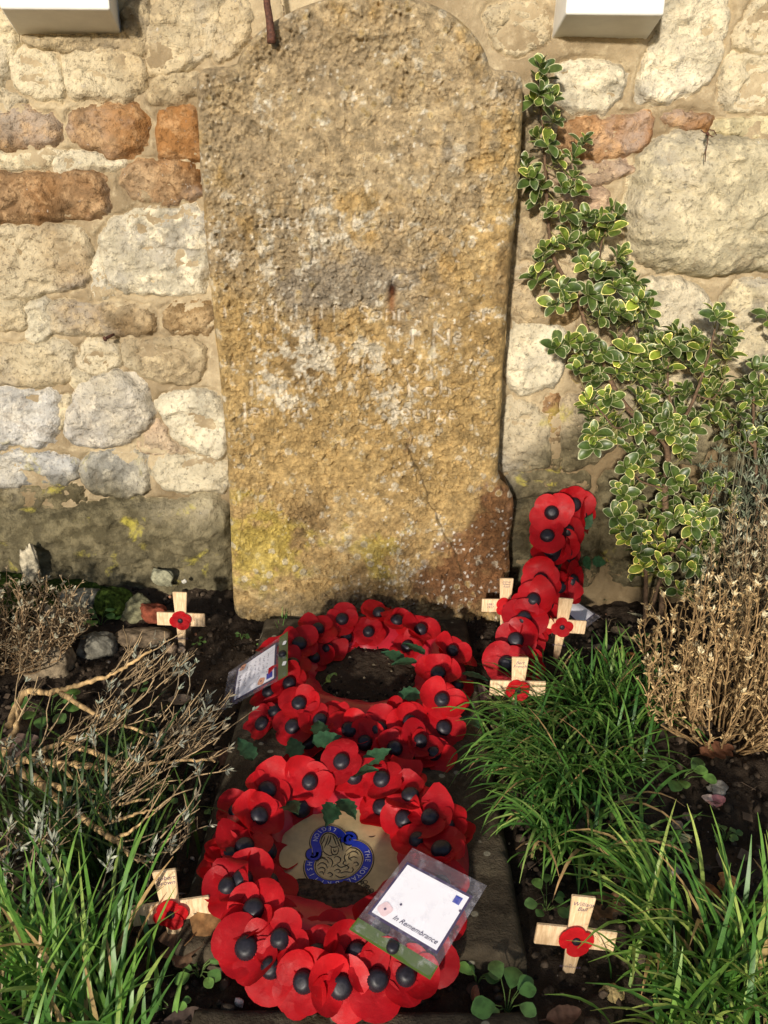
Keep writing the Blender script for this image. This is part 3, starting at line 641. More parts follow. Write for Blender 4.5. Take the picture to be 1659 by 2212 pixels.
# ------------------------------------------------------------------ poppies
def poppy_mesh(seed, size=.086, flat=False, lobes=4):
    rg = random.Random(seed); vs = []; fs = []
    s = size / .086; rings, seg = 5, 18
    cup0 = 0.0 if flat else rg.uniform(.10, .40)
    for k in range(lobes):
        th = 2 * math.pi * k / lobes + rg.uniform(-.28, .28) + (.4 if flat else 0)
        a = (.0225 + rg.uniform(-.001, .002)) * s; bb = (.0255 + rg.uniform(-.0015, .003)) * s; cx = .0205 * s
        big = 1.0 if flat else (1.12 if k % 2 == seed % 2 else .92)
        a *= big; bb *= big * (1.0 if flat else 1.08); cx *= big ** .5
        cup = cup0 * rg.uniform(.4, 1.8) if not flat else rg.uniform(.02, .12)
        curl = rg.uniform(-9, 13) if not flat else rg.uniform(-1, 3); lift = (.0012 * (k % 2) + .0004 * k) * s
        tw = rg.uniform(-.25, .25); fold = rg.choice([0, .1, .3, .8]) if not flat else 0
        b0 = len(vs)
        for i in range(rings + 1):
            for j in range(seg):
                if i == 0 and j: continue
                r_ = i / rings; ph = 2 * math.pi * j / seg
                x = cx + r_ * a * math.cos(ph); y = r_ * bb * math.sin(ph)
                rad = math.hypot(x, y); u_ = max(0, rad - .008 * s)
                z = lift + cup * u_ * (u_ / (.04 * s)) ** .7 + curl * y * y * (x / (.03 * s)) * s + tw * y * u_ / (.03 * s) * .6
                z += fold * .010 * s * max(0, (x - .030 * s) / (.012 * s)) ** 2 * (1 if k % 2 else -1)
                z += .0007 * s * math.sin(5 * ph + k) * r_
                vs.append((x * math.cos(th) - y * math.sin(th), x * math.sin(th) + y * math.cos(th), z))
        def id(i, j): return b0 if i == 0 else b0 + 1 + (i - 1) * seg + j % seg
        for i in range(rings):
            for j in range(seg):
                fs.append((id(0, 0), id(1, j), id(1, j + 1)) if i == 0 else (id(i, j), id(i + 1, j), id(i + 1, j + 1), id(i, j + 1)))
    return mesh_np('poppy', vs, fs, M['poppy'])
def centre_mesh(r, h, ribs=26):
    prof = [(1.0, -.1), (1.02, .18), (.96, .45), (.82, .70), (.62, .86), (.45, .93), (.34, .935), (.22, .95), (.10, .96), (0.001, .96)]
    n = ribs * 2; vs = []; fs = []
    for i, (a, b) in enumerate(prof):
        for j in range(n):
            k = 1 - (.055 if (j % 2 and 0 < i < 5) else 0); th = 2 * math.pi * j / n
            vs.append((r * a * k * math.cos(th), r * a * k * math.sin(th), h * b))
    for i in range(len(prof) - 1):
        for j in range(n): fs.append((i * n + j, i * n + (j + 1) % n, (i + 1) * n + (j + 1) % n, (i + 1) * n + j))
    return mesh_np('flower_centre', vs, fs, M['black'])
POPPY = [poppy_mesh(s) for s in range(12)]
BUTTON = centre_mesh(.0160, .014)
BUTTON2 = centre_mesh(.0150, .017)
MINI = [poppy_mesh(40 + s, .050, True) for s in range(4)]
MINIC = centre_mesh(.0062, .004, 12)
def frame(n, spin):
    n = Vector(n).normalized(); q = Vector((0, 0, 1)).rotation_difference(n)
    return (q @ Quaternion((0, 0, 1), spin))
pr = random.Random(79)
def add_poppy(parent, pos, n, variant=None, sc=1.0, centre=True):
    o = obj('poppy', POPPY[pr.randrange(12) if variant is None else variant], parent)
    o.rotation_mode = 'QUATERNION'; o.rotation_quaternion = frame(n, pr.uniform(0, 6.28)); o.location = pos - parent.location; o.scale = (sc,) * 3
    if centre:
        c = obj('flower_centre', BUTTON if pr.random() < .6 else BUTTON2, o); c.location = (0, 0, .001)
    return o
def leaf_serrated(L, Wd, seed):
    rg = random.Random(seed); n = 9; vs = []; fs = []
    for i in range(n + 1):
        t = i / n; w = Wd * math.sin(math.pi * min(1, .06 + t * .94) ** .75) * (1.12 if i % 2 else .86) if 0 < i < n else Wd * .05
        z = .18 * L * t * (1 - t)
        vs += [(t * L, -w, z + .004), (t * L, 0, z), (t * L, w, z + .004)]
    for i in range(n):
        fs += [(3 * i, 3 * i + 3, 3 * i + 4, 3 * i + 1), (3 * i + 1, 3 * i + 4, 3 * i + 5, 3 * i + 2)]
    return mesh_np('leaf', vs, fs, M['fleaf'])
FLEAF = [leaf_serrated(.055, .017, s) for s in range(3)]
def wreath(name, label, cx, cy, R0, halfw, spots, fillers, leaves, hole, top, z0, group):
    w = thing(name, label, 'wreath', (cx, cy, z0), group)
    # red plastic backing with a wavy inner collar
    n = 72; prof = [(hole, .004), (hole + .004, .010), (hole + .022, .024), (R0 - halfw * .35, .040), (R0, .046), (R0 + halfw * .35, .036), (R0 + halfw * .55, .008)]
    vs = []; fs = []
    for i, (r_, z) in enumerate(prof):
        for j in range(n):
            th = 2 * math.pi * j / n; k = 1 + (.03 * math.sin(th * 12) if i < 2 else 0)
            vs.append((r_ * k * math.cos(th), r_ * k * math.sin(th), z + .003 * math.sin(th * 7 + i)))
    for i in range(len(prof) - 1):
        for j in range(n): fs.append((i * n + j, i * n + (j + 1) % n, (i + 1) * n + (j + 1) % n, (i + 1) * n + j))
    obj('backing', mesh_np('backing', vs, fs, M['redplastic']), w)
    def hgt(r_): return z0 + .028 + (top - .028) * math.sqrt(max(0.05, 1 - ((r_ - R0) / (halfw * 1.15)) ** 2))
    for sp_ in spots:
        px, py = sp_[0], sp_[1]; dz = sp_[2] if len(sp_) > 2 else 0
        z = z0 + top
        for _ in range(5):
            p = atZ(px, py, z); z = hgt(math.hypot(p.x - cx, p.y - cy)) + dz
        p = atZ(px, py, z)
        d = Vector((p.x - cx, p.y - cy, 0)); r_ = d.length; d.normalize(); k = max(-.9, min(1.0, (r_ - R0) / halfw))
        nrm = Vector((0, -.18, 1)) + d * (k * .6 + pr.uniform(-.12, .12)) + Vector((pr.uniform(-.32, .32), pr.uniform(-.32, .32), 0))
        nrm.normalize()
        add_poppy(w, p - nrm * .006, nrm, sc=pr.uniform(.90, 1.03))
    for th, r_, dz in fillers:
        d = Vector((math.cos(th), math.sin(th), 0)); k = (r_ - R0) / halfw
        p = Vector((cx, cy, 0)) + d * r_; p.z = hgt(r_) - .012 + dz
        add_poppy(w, p, Vector((0, 0, .9)) + d * k * 1.1, sc=pr.uniform(.84, .95))
    for px, py, az, dz in leaves:
        p = atZ(px, py, z0 + top * .8 + dz); o = obj('leaf', FLEAF[pr.randrange(3)], w); o.location = p - w.location
        o.rotation_euler = (pr.uniform(-.4, .4), pr.uniform(-.35, .1), R(az))
    return w
Z6 = lambda l: [(515 + a[0] * .3268, 1274 + a[1] * .3268) + tuple(a[2:]) for a in l]
Z5 = lambda l: [(433.7 + a[0] * .3759, 1572.3 + a[1] * .3759) + tuple(a[2:]) for a in l]
back_w = wreath('poppy_wreath', 'red poppy wreath against the foot of the headstone, dark soil in its middle', -.035, 1.535, .178, .07,
    Z6([(685, 190), (525, 255), (715, 310, -.015), (590, 385, -.02), (405, 350), (360, 490), (860, 275, .006), (1050, 195), (1205, 260), (1115, 370, -.02), (1415, 400), (1320, 545), (1345, 725, .01),
        (335, 615), (200, 665, -.012), (400, 745), (240, 800, -.012), (540, 860), (355, 900), (735, 920), (935, 920), (1135, 870), (1360, 910, -.012), (460, 1000, -.02), (1035, 1045), (1205, 995), (500, 445, -.03), (930, 150, .0), (1450, 620, -.02), (1290, 1080, -.02), (660, 1030, -.03), (835, 1010, -.014), (150, 880, -.02)]),
    [(t, .206, -.014) for t in (.15, .9, 1.5, 2.2, 2.9, 3.7, 4.4, 5.1, 5.7)],
    [(515 + a * .3268, 1274 + b * .3268, c, d) for a, b, c, d in [(1180, 480, 190, 0), (1230, 430, 150, 0), (1480, 560, -20, 0), (1200, 690, 200, 0), (1480, 850, -60, 0), (560, 1000, -70, 0), (1100, 470, 170, -.02)]],
    .108, .062, .022, 'poppy wreaths on the slab')
front_w = wreath('poppy_wreath', 'nearest red poppy wreath, round a cream crest with a blue ribbon', -.068, 1.018, .170, .068,
    Z5([(385, 350), (625, 310), (805, 190, .02), (880, 275, -.005), (1035, 290), (1200, 380), (1035, 450, -.02), (340, 500), (580, 460, -.02), (250, 670), (390, 695, -.02), (165, 730, -.01), (240, 870), (150, 910), (395, 880, -.02), (300, 1040),
        (260, 1260), (455, 1210), (400, 1380), (590, 1460), (665, 1300), (895, 1295), (805, 1490), (1015, 1445), (1160, 520, -.01), (1315, 510), (1245, 640, -.01), (1380, 690), (1410, 560, -.012),
        (1380, 900, -.01), (1380, 1080, -.012), (1290, 1310, -.012), (1180, 1420, -.005), (1240, 1180, -.01), (1330, 1000, -.01)]),
    [(t, .180, -.014) for t in (.1, .9, 2.0, 2.8, 3.5, 4.3, 4.7, 5.1, 5.6)],
    [(433.7 + a * .3759, 1572.3 + b * .3759, c, d) for a, b, c, d in [(640, 90, 20, .02), (690, 60, 100, .01), (300, 190, 130, 0), (940, 210, 30, .015), (850, 270, -10, .005), (800, 420, -60, -.01), (490, 440, -60, -.01), (760, 440, -100, -.015), (560, 180, 110, 0)]],
    .092, .062, .020, 'poppy wreaths on the slab')

# crest on a cream board in the middle of the front wreath
ZB = .031
board = thing('crest_board', 'round cream board with a blue ribbon crest inside the front wreath', 'board', (-.068, 1.018, ZB - .006))
mb = MB(); n = 64; rb_ = .104
mb.add([(rb_ * math.cos(2 * math.pi * j / n), rb_ * math.sin(2 * math.pi * j / n), z) for z in (0, .006) for j in range(n)],
       [tuple(range(n, 2 * n))] + [tuple(range(n - 1, -1, -1))] + [(j, (j + 1) % n, n + (j + 1) % n, n + j) for j in range(n)])
mb.build('disc', M['cream'], board, False)
def E(zx, zy, lift=0.0):
    p = atZ(596.4 + zx * .2778, 1734.9 + zy * .2778, ZB); return Vector((p.x + .068, p.y - 1.018, .006 + lift))
def spline(pts, m=8, closed=False):
    P = [Vector(p) for p in pts]; n = len(P); out = []
    for i in range(n if closed else n - 1):
        g = lambda k: P[k % n] if closed else P[max(0, min(n - 1, k))]
        p0, p1, p2, p3 = g(i - 1), g(i), g(i + 1), g(i + 2)
        for k in range(m):
            t = k / m
            out.append(.5 * ((2 * p1) + (p2 - p0) * t + (2 * p0 - 5 * p1 + 4 * p2 - p3) * t * t + (3 * p1 - p0 - 3 * p2 + p3) * t ** 3))
    if not closed: out.append(P[-1])
    return out
def ribbon(mb, pts, w, lift, closed=False, taper=False):
    k = len(pts); L = []; Rr = []
    for i, p in enumerate(pts):
        a = pts[(i - 1) % k] if closed or i else pts[0]; b = pts[(i + 1) % k] if closed or i < k - 1 else pts[-1]
        t = (b - a); t.z = 0; t.normalize(); s = Vector((-t.y, t.x, 0)); ww = w / 2 * (math.sin(math.pi * (.12 + .80 * i / max(1, k - 1))) if taper else 1)
        q = Vector((p.x, p.y, .006 + lift)); L.append(q + s * ww); Rr.append(q - s * ww)
    vs = [v for pr_ in zip(L, Rr) for v in pr_]
    mb.add(vs, [(2 * i, 2 * i + 1, (2 * i + 3) % (2 * k), (2 * i + 2) % (2 * k)) for i in range(k if closed else k - 1)])
def curl(cx, cy, r, a0, turns, sgn):
    return [E(cx + r * (1 - .62 * t / 20) * math.cos(a0 + sgn * turns * 2 * math.pi * t / 20), cy + r * (1 - .62 * t / 20) * math.sin(a0 + sgn * turns * 2 * math.pi * t / 20)) for t in range(21)]
low = spline([E(*p) for p in [(592, 318), (640, 326), (690, 362), (715, 420), (706, 485), (668, 545), (600, 598), (500, 628), (400, 632), (325, 606), (276, 560), (258, 500), (268, 450)]])
top_ = spline([E(*p) for p in [(512, 262), (478, 226), (420, 205), (362, 214), (322, 250), (304, 305), (316, 350), (322, 385)]])
c1 = curl(570, 282, 48, 2.6, 1.5, 1); c2 = curl(288, 398, 44, -.3, 1.4, 1)
for nm, mt, w, lift in (('crest_outline', 'blacklin', .0195, .0004), ('crest_ribbon', 'blue', .0135, .0010)):
    mb = MB(); ribbon(mb, low, w, lift); ribbon(mb, top_, w, lift + .00012); ribbon(mb, c1, w * .62, lift + .00024); ribbon(mb, c2, w * .62, lift + .00036); mb.build(nm, M[mt], board, False)
for nm, off in (('crest_line', .0090), ('crest_line', -.0090)):
    mb = MB()
    for pth in (low, top_):
        q = []
        for i, p in enumerate(pth):
            a = pth[max(0, i - 1)]; b = pth[min(len(pth) - 1, i + 1)]; t = (b - a); t.z = 0; t.normalize(); q.append(p + Vector((-t.y, t.x, 0)) * off * .86)
        ribbon(mb, q, .0009, .0014)
    mb.build(nm, M['cream'], board, False)
mb = MB()
rg = random.Random(4)
strokes = [[(350, 330), (370, 290), (380, 260)], [(375, 350), (395, 300), (410, 250)], [(400, 330), (420, 290), (425, 245)], [(470, 330), (455, 290), (440, 250)], [(500, 350), (480, 300), (460, 255)], [(520, 370), (508, 320), (485, 275)],
    [(345, 350), (380, 390), (420, 410), (450, 395)], [(430, 340), (428, 370), (440, 400), (470, 400), (485, 370), (480, 340)], [(445, 360), (455, 380), (470, 365)], [(415, 330), (440, 345), (470, 340), (495, 325)],
    [(540, 380), (575, 350), (610, 345), (630, 360), (615, 375)], [(545, 410), (590, 380), (625, 385), (640, 405)], [(560, 440), (600, 420), (635, 430)], [(540, 395), (530, 430), (545, 460)], [(600, 470), (625, 460), (640, 480), (615, 490)],
    [(320, 460), (350, 430), (390, 440), (410, 470)], [(318, 490), (350, 465), (385, 475), (400, 510)], [(325, 515), (355, 500), (380, 515), (375, 545)], [(335, 540), (360, 535), (370, 560)], [(395, 420), (430, 440), (440, 470), (425, 500)],
    [(450, 430), (470, 415), (500, 430), (495, 460), (470, 470)], [(440, 500), (470, 480), (500, 500), (540, 490), (570, 470)], [(450, 530), (480, 515), (500, 530), (480, 545)], [(520, 500), (545, 485), (565, 505), (540, 520)], [(400, 550), (420, 540), (440, 560), (415, 575)],
    [(500, 545), (540, 535), (580, 540)], [(460, 560), (500, 580), (550, 565)], [(345, 400), (355, 420), (385, 425)], [(590, 500), (600, 520), (585, 545)], [(540, 440), (520, 470), (540, 480)], [(570, 400), (565, 430), (590, 450)], [(720, 262), (745, 265), (772, 256)]]
for s_ in strokes: ribbon(mb, spline([E(*p) for p in s_], 6), .0017, .0006, taper=True)
for k in range(18):
    x, y = 655 + rg.uniform(0, 110), 610 + k * 8 + rg.uniform(-12, 12); x = 640 + (y - 590) * .75 + rg.uniform(-30, 40); r_ = rg.uniform(10, 19)
    ribbon(mb, [E(x + r_ * math.cos(a / 10 * 6.28), y + r_ * .8 * math.sin(a / 10 * 6.28)) for a in range(11)], .0012, .0006 + .00002 * k)
mb.build('lion_drawing', M['blacklin'], board, False)['kind'] = 'stuff'
def letters(path_pts, text, flip, name, size=1.0):
    pth = spline([E(*p) for p in path_pts], 14); L = [0]
    for a, b in zip(pth, pth[1:]): L.append(L[-1] + (b - a).length)
    mb = MB(); nl = len(text)
    for i, ch in enumerate(text):
        if ch == ' ': continue
        s_ = L[-1] * (i + .5) / nl; k = max(j for j in range(len(L)) if L[j] <= s_); k = min(k, len(pth) - 2)
        p = pth[k]; t = (pth[k + 1] - pth[k]); t.z = 0; t.normalize(); u_ = Vector((-t.y, t.x, 0)) * (-1 if flip else 1)
        me = TX['L' + ch]; vs = [p + t * v.co.x * size + u_ * (v.co.y - .0044) * size + Vector((0, 0, .0018)) for v in me.vertices]
        mb.add([(v.x, v.y, .0078) for v in vs], [tuple(f.vertices) for f in me.polygons])
    mb.build(name, M['palelet'], board, False)
letters([(704, 372), (716, 430), (704, 490), (668, 546), (600, 598), (545, 618)], 'THE ROYAL', False, 'lettering', .92)
letters([(500, 628), (400, 632), (325, 606), (276, 560), (258, 500), (266, 455)], 'BRITISH', False, 'lettering', .92)
letters([(470, 222), (420, 205), (362, 214), (322, 250), (304, 305)], 'LEGION', False, 'lettering', .92)
def lump(seed, n=18, m=12, amp=.28):
    """rough closed lump, unit size"""
    rg = np.random.RandomState(seed); vs = []; fs = []
    for i in range(m + 1):
        for j in range(n):
            th = math.pi * i / m; ph = 2 * math.pi * j / n; vs.append((math.sin(th) * math.cos(ph), math.sin(th) * math.sin(ph), math.cos(th)))
    V = np.array(vs); k = rg.rand(3) * 9
    for f_, a_ in ((1.3, amp), (2.9, amp * .5), (6, amp * .28)):
        V = V * (1 + a_ * 2 * (vnoise(V[:, 0] * f_ + k[0] + V[:, 2] * f_ * .7, V[:, 1] * f_ + k[1] - V[:, 2] * f_ * .6, int(k[2])) - .5))[:, None]
    V[:n] = V[:n].mean(0); V[-n:] = V[-n:].mean(0)
    for i in range(m):
        for j in range(n): fs.append((i * n + j, i * n + (j + 1) % n, (i + 1) * n + (j + 1) % n, (i + 1) * n + j))
    return V, fs
clod = thing('earth_clod', 'clump of dark earth fallen across the cream crest board', 'earth', (E(430, 760).x - .068, E(430, 760).y + 1.018, ZB))
for k, (x, y, rx, ry, rz) in enumerate([(520, 770, .036, .028, .011), (330, 800, .032, .022, .008), (500, 890, .044, .028, .010), (215, 680, .030, .016, .008), (70, 740, .026, .018, .007), (330, 900, .032, .022, .009), (600, 850, .026, .024, .009), (170, 850, .034, .028, .010), (420, 715, .026, .018, .008)]):
    V, F = lump(60 + k, 40, 26, .24); V = V * (1 + .16 * (fbm(V[:, 0] * 7 + k, V[:, 1] * 7 + V[:, 2] * 5, 3, k) - .5))[:, None]; V = V * np.array([rx, ry, rz]); e = E(x, y)
    V = V + np.array([e.x - .068 - clod.location.x, e.y + 1.018 - clod.location.y, .004])
    obj('lump', mesh_np('lump', V, F, M['soil_lump']), clod)

# ------------------------------------------------------------------ plastic bags with remembrance cards
def quad_grid(c, nu, nv, fn):
    """c: four corner Vectors (u0v0, u1v0, u1v1, u0v1)"""
    vs = []; fs = []
    for j in range(nv + 1):
        for i in range(nu + 1):
            u_, v_ = i / nu, j / nv
            p = c[0] * (1 - u_) * (1 - v_) + c[1] * u_ * (1 - v_) + c[2] * u_ * v_ + c[3] * (1 - u_) * v_
            vs.append(p + fn(u_, v_))
    for j in range(nv):
        for i in range(nu): a = j * (nu + 1) + i; fs.append((a, a + 1, a + nu + 2, a + nu + 1))
    return vs, fs
def card_bag(name, label, c, cardr, strip, inkmat, extras, crumple=.002, squiggles=False, bulge=0.0):
    """c: corners bl, br, tr, tl of the bag seen with the card's print upright; cardr: u0,u1,v0,v1; strip: v range of the green band"""
    o = sum(c, Vector()) / 4; root = thing(name, label, 'card', o); c = [p - o for p in c]
    nrm = (c[1] - c[0]).cross(c[3] - c[0]).normalized()
    def P(u_, v_, l=0.0):
        return c[0] * (1 - u_) * (1 - v_) + c[1] * u_ * (1 - v_) + c[2] * u_ * v_ + c[3] * (1 - u_) * v_ + nrm * (l + bulge * math.sin(math.pi * u_) * math.sin(math.pi * v_))
    def sheet(nm, mt, u0, u1, v0, v1, l, n=6, smooth=True):
        mb = MB(); vs, fs = quad_grid([Vector((u0, v0, 0)), Vector((u1, v0, 0)), Vector((u1, v1, 0)), Vector((u0, v1, 0))], n, n, lambda a, b: Vector())
        mb.add([P(p.x, p.y, l) for p in vs], fs); return mb.build(nm, M[mt], root, smooth)
    for side in (1, -1):
        mb = MB(); vs, fs = quad_grid([Vector((0, 0, 0)), Vector((1, 0, 0)), Vector((1, 1, 0)), Vector((0, 1, 0))], 26, 26, lambda a, b: Vector())
        mb.add([P(p.x, p.y, side * (.0024 + crumple * (2 * float(fbm(np.array([p.x * 7 + side]), np.array([p.y * 7]), 3, 2)[0]) - .6)) * min(1, 8 * min(p.x, 1 - p.x, p.y, 1 - p.y))) for p in vs], fs); mb.build('film', M['film'], root)
    u0, u1, v0, v1 = cardr
    sheet('card', 'purple', u0, u1, v0, v1, .0); mg = .028
    sheet('card_face', 'card', u0 + mg, u1 - mg, v0 + mg, v1 - mg, .0006)
    sheet('zip_strip', 'greenstrip', .0, 1.0, strip[0], strip[1], .0006)
    us, vsz = (c[1] - c[0]).length, (c[3] - c[0]).length
    for kind, *a in extras:
        if kind == 'text':
            key, uu, vv, sz, mt = a; me = TX[key]; mb = MB()
            mb.add([P(uu + v.co.x * sz / us, vv + v.co.y * sz / vsz, .0012) for v in me.vertices], [tuple(f.vertices) for f in me.polygons]); mb.build('lettering', M[mt], root, False)
        elif kind == 'disc':
            uu, vv, r_, mt, l = a; mb = MB(); n = 20
            mb.add([P(uu + r_ * (1 + .10 * math.sin(4 * 6.283 * j / n)) * math.cos(6.283 * j / n) / us, vv + r_ * (1 + .10 * math.sin(4 * 6.283 * j / n)) * math.sin(6.283 * j / n) / vsz, l) for j in range(n)], [tuple(range(n))]); mb.build('poppy_print' if 'print' in mt else 'mark', M[mt], root, False)
        elif kind == 'rect': uu, vv, du, dv, mt = a; sheet('blue_mark', mt, uu, uu + du, vv, vv + dv, .0012, 2)
        elif kind == 'button':
            uu, vv, r_ = a; b = obj('stud', BUTTON, root); b.location = P(uu, vv, .003); b.rotation_mode = 'QUATERNION'; b.rotation_quaternion = Vector((0, 0, 1)).rotation_difference(nrm); b.scale = (r_ / .0165,) * 3
    if squiggles:
        mb = MB(); rg = random.Random(9)
        for r_ in range(6):
            v_ = v0 + (v1 - v0) * (.80 - .105 * r_); u_ = u0 + (u1 - u0) * (.16 + rg.uniform(0, .06)); end = u1 - (u1 - u0) * rg.uniform(.12, .4)
            pts = []
            while u_ < end:
                pts.append((u_, v_ + rg.uniform(-.014, .02))); u_ += rg.uniform(.006, .014)
                if rg.random() < .13 and len(pts) > 3 or u_ >= end:
                    vs = [P(a, b + s_ * .0028, .0012) for a, b in pts for s_ in (-1, 1)]
                    mb.add(vs, [(2 * i, 2 * i + 2, 2 * i + 3, 2 * i + 1) for i in range(len(pts) - 1)]); pts = []; u_ += .03
        mb.build('handwriting', M['ink'], root, False)
    return root
def onplane(px, py, p0, n):
    d = ray(px, py); return CAMPOS + d * ((p0 - CAMPOS).dot(n) / d.dot(n))
pA = atZ(905, 1975, .112); nA = Vector((-.02, -.36, 1)).normalized()
card_bag('card_bag', 'clear bag holding a bright white card and green strip over the front wreath', [onplane(x, y, pA, nA) for x, y in [(754, 2008), (929, 2117), (1052, 1913), (891, 1831)]],
    (.055, .925, .215, .845), (.0, .135), 'ink',
    [('text', 'card', .31, .285, .72, 'purple'), ('rect', .76, .70, .085, .075, 'blue'), ('disc', .185, .33, .0095, 'pinkprint', .0012), ('disc', .185, .33, .0018, 'ink', .0016), ('disc', .89, .66, .0016, 'ink', .0014), ('disc', .30, .44, .0016, 'purple', .0014), ('button', .50, .06, .0085)])
q = [Vector(p) for p in ((0, 0, 0),) * 4]
q = [atZ(494, 1452, .062), atZ(478, 1537, .040), atZ(622, 1459, .116), atZ(622, 1364, .122)]
card_bag('card_bag', 'lavender tinted card in a bag hanging off the side of the back wreath', q, (.10, .93, .16, .82), (.855, 1.0), 'ink',
    [('text', 'card', .36, .22, .78, 'purple'), ('rect', .74, .68, .12, .09, 'blue'), ('disc', .18, .26, .008, 'orangeprint', .0012), ('disc', .18, .26, .0018, 'ink', .0016), ('disc', .83, .60, .008, 'orangeprint', .0012), ('disc', .83, .60, .0018, 'ink', .0016), ('button', .5, .925, .0085), ('disc', .25, .95, .005, 'card', .0022), ('disc', .72, .95, .005, 'card', .0022)], squiggles=True, bulge=.004)

# ------------------------------------------------------------------ poppy spray leaning against the wall
spray = thing('poppy_cross', 'cross of red poppies leaning on the wall beside the headstone', 'wreath', atY(1110, 1490, 1.50))
mb = MB(); sa = atY(1112, 1500, 1.53); sb = atY(1228, 1085, 1.90)
mb.tube([sa - spray.location, (sa + sb) / 2 - spray.location, sb - spray.location], [.018, .018, .016], 8); mb.build('stem', M['black'], spray)
Z4 = lambda a: (1003 + a[0] * .2329, 1016.6 + a[1] * .2329)
for zx, zy, dY, nx, ny, nz, sc in [(810, 390, -.04, -.15, -.9, .45, 1.04), (1020, 315, .0, .15, -.9, .35, 1.0), (1110, 420, .03, .8, -.5, .2, .95), (770, 600, -.03, -.25, -.6, .85, .95), (800, 745, -.01, .1, -.55, .85, .95), (980, 790, .02, .75, -.55, .25, .95), (960, 560, .01, .3, -.8, .3, .95),
        (710, 1010, -.035, -.2, -.75, .65, .98), (1010, 1030, .02, .8, -.55, .25, 1.0), (640, 1200, -.04, -.15, -.6, .8, .98), (780, 1230, .0, .75, -.5, .35, .92), (555, 1370, -.04, -.1, -.65, .8, 1.0), (660, 1435, -.005, .55, -.5, .6, .95), (475, 1570, -.035, -.2, -.75, .7, 1.0), (600, 1620, -.01, .5, -.65, .5, 1.0),
        (390, 1790, -.04, -.15, -.8, .55, 1.0), (540, 1800, -.01, .4, -.75, .4, .98), (620, 1330, .0, .4, -.5, .7, .9), (890, 1080, .0, .5, -.7, .4, .85), (880, 670, .01, .1, -.7, .6, .95)]:
    px, py = Z4((zx, zy)); t = (1495 - py) / 410
    p = atY(px, py, 1.52 + .37 * t + dY); n_ = Vector((nx, ny, nz)).normalized(); add_poppy(spray, p - n_ * .005, n_, sc=sc * 1.13)
for zx, zy, az in [(1100, 540, 60), (1100, 800, -60), (1180, 830, -20), (950, 950, 200)]:
    px, py = Z4((zx, zy)); t = (1495 - py) / 410; o = obj('leaf', FLEAF[0], spray); o.location = atY(px, py, 1.55 + .37 * t) - spray.location; o.rotation_euler = (R(70), R(-az), R(20)); o.scale = (.8,) * 3
g_ = [atZ(1205, 1312, .075), atZ(1258, 1362, .035), atZ(1298, 1332, .03), atZ(1222, 1284, .085)]
card_bag('card_bag', 'lavender tag in a clear bag behind the poppy cross, partly behind a wooden cross', [g_[0], g_[1], g_[2], g_[3]], (.06, .86, .08, .92), (.0, .04), 'ink', [], bulge=.01)

# ------------------------------------------------------------------ small wooden crosses
def bevbox(x0, x1, y0, y1, z0, z1, w, pointed=False):
    mb = MB(); mb.box(x0, x1, y0, y1, z0, z1)
    me = mb.mesh('upright', M['wood'], False)
    if pointed:
        for v in me.vertices:
            if v.co.z < z0 + .001: v.co.x *= .25
    return bevel_mesh(me, w, 1)
UP = bevbox(-.0165, .0165, -.0030, .0030, -.045, .150, .0012, True)
BAR = bevbox(-.0555, .0555, -.0022, .0038, .0635, .0965, .0012)
def wooden_cross(label, px, py, Y, roll, lean, yaw, texts, mini):
    p = atY(px, py, Y); rot = Matrix.Rotation(R(yaw), 4, 'Z') @ Matrix.Rotation(R(roll), 4, 'Y') @ Matrix.Rotation(R(lean), 4, 'X')
    base = p - (rot @ Vector((0, 0, .08)))
    o = thing('wooden_cross', label, 'cross', base, 'small wooden remembrance crosses'); o.rotation_euler = rot.to_euler()
    obj('upright', UP, o); obj('crossbar', BAR, o)
    f = obj('poppy', MINI[mini], o); f.location = (0, -.0062, .080); f.rotation_euler = (R(90), pr.uniform(-.3, .3) if mini else .0, 0)
    c = obj('flower_centre', MINIC, f); c.location = (0, 0, .0008)
    for key, x, z in texts:
        t_ = obj('lettering', TX[key], o); t_.location = (x, -.0034 if abs(x) < .02 else -.0026, z); t_.rotation_euler = (R(90), 0, 0)
        if not TX[key].materials: TX[key].materials.append(M['ink'])
wooden_cross('blank wooden cross by the wall to the left of the headstone', 391, 1338, 1.69, 2, -2, 0, [('inrem', 0, .034)], 0)
wooden_cross('tilted wooden cross beside the brown oak leaf and the front wreath', 370, 1968, .882, -4, -6, 7, [('robert', 0, .136), ('inrem', 0, .034)], 1)
wooden_cross('wooden cross standing between the slab corner and the front grass', 1243, 2025, .842, 5, -5, -2, [('william', 0, .136), ('inrem', 0, .034)], 2)
wooden_cross('wooden cross in front of the lavender tag by the poppy cross', 1213, 1352, 1.66, 4, -2, 0, [('inrem', 0, .034)], 3)
wooden_cross('wooden cross with faint dates leaning before the headstone corner', 1091, 1308, 1.745, 0, -4, 0, [('joshua', 0, .140), ('years', -.036, .081)], 1)
wooden_cross('wooden cross half hidden behind arching grass in front of the poppy cross', 1118, 1487, 1.40, 1, -3, 0, [('bert', 0, .136)], 2)

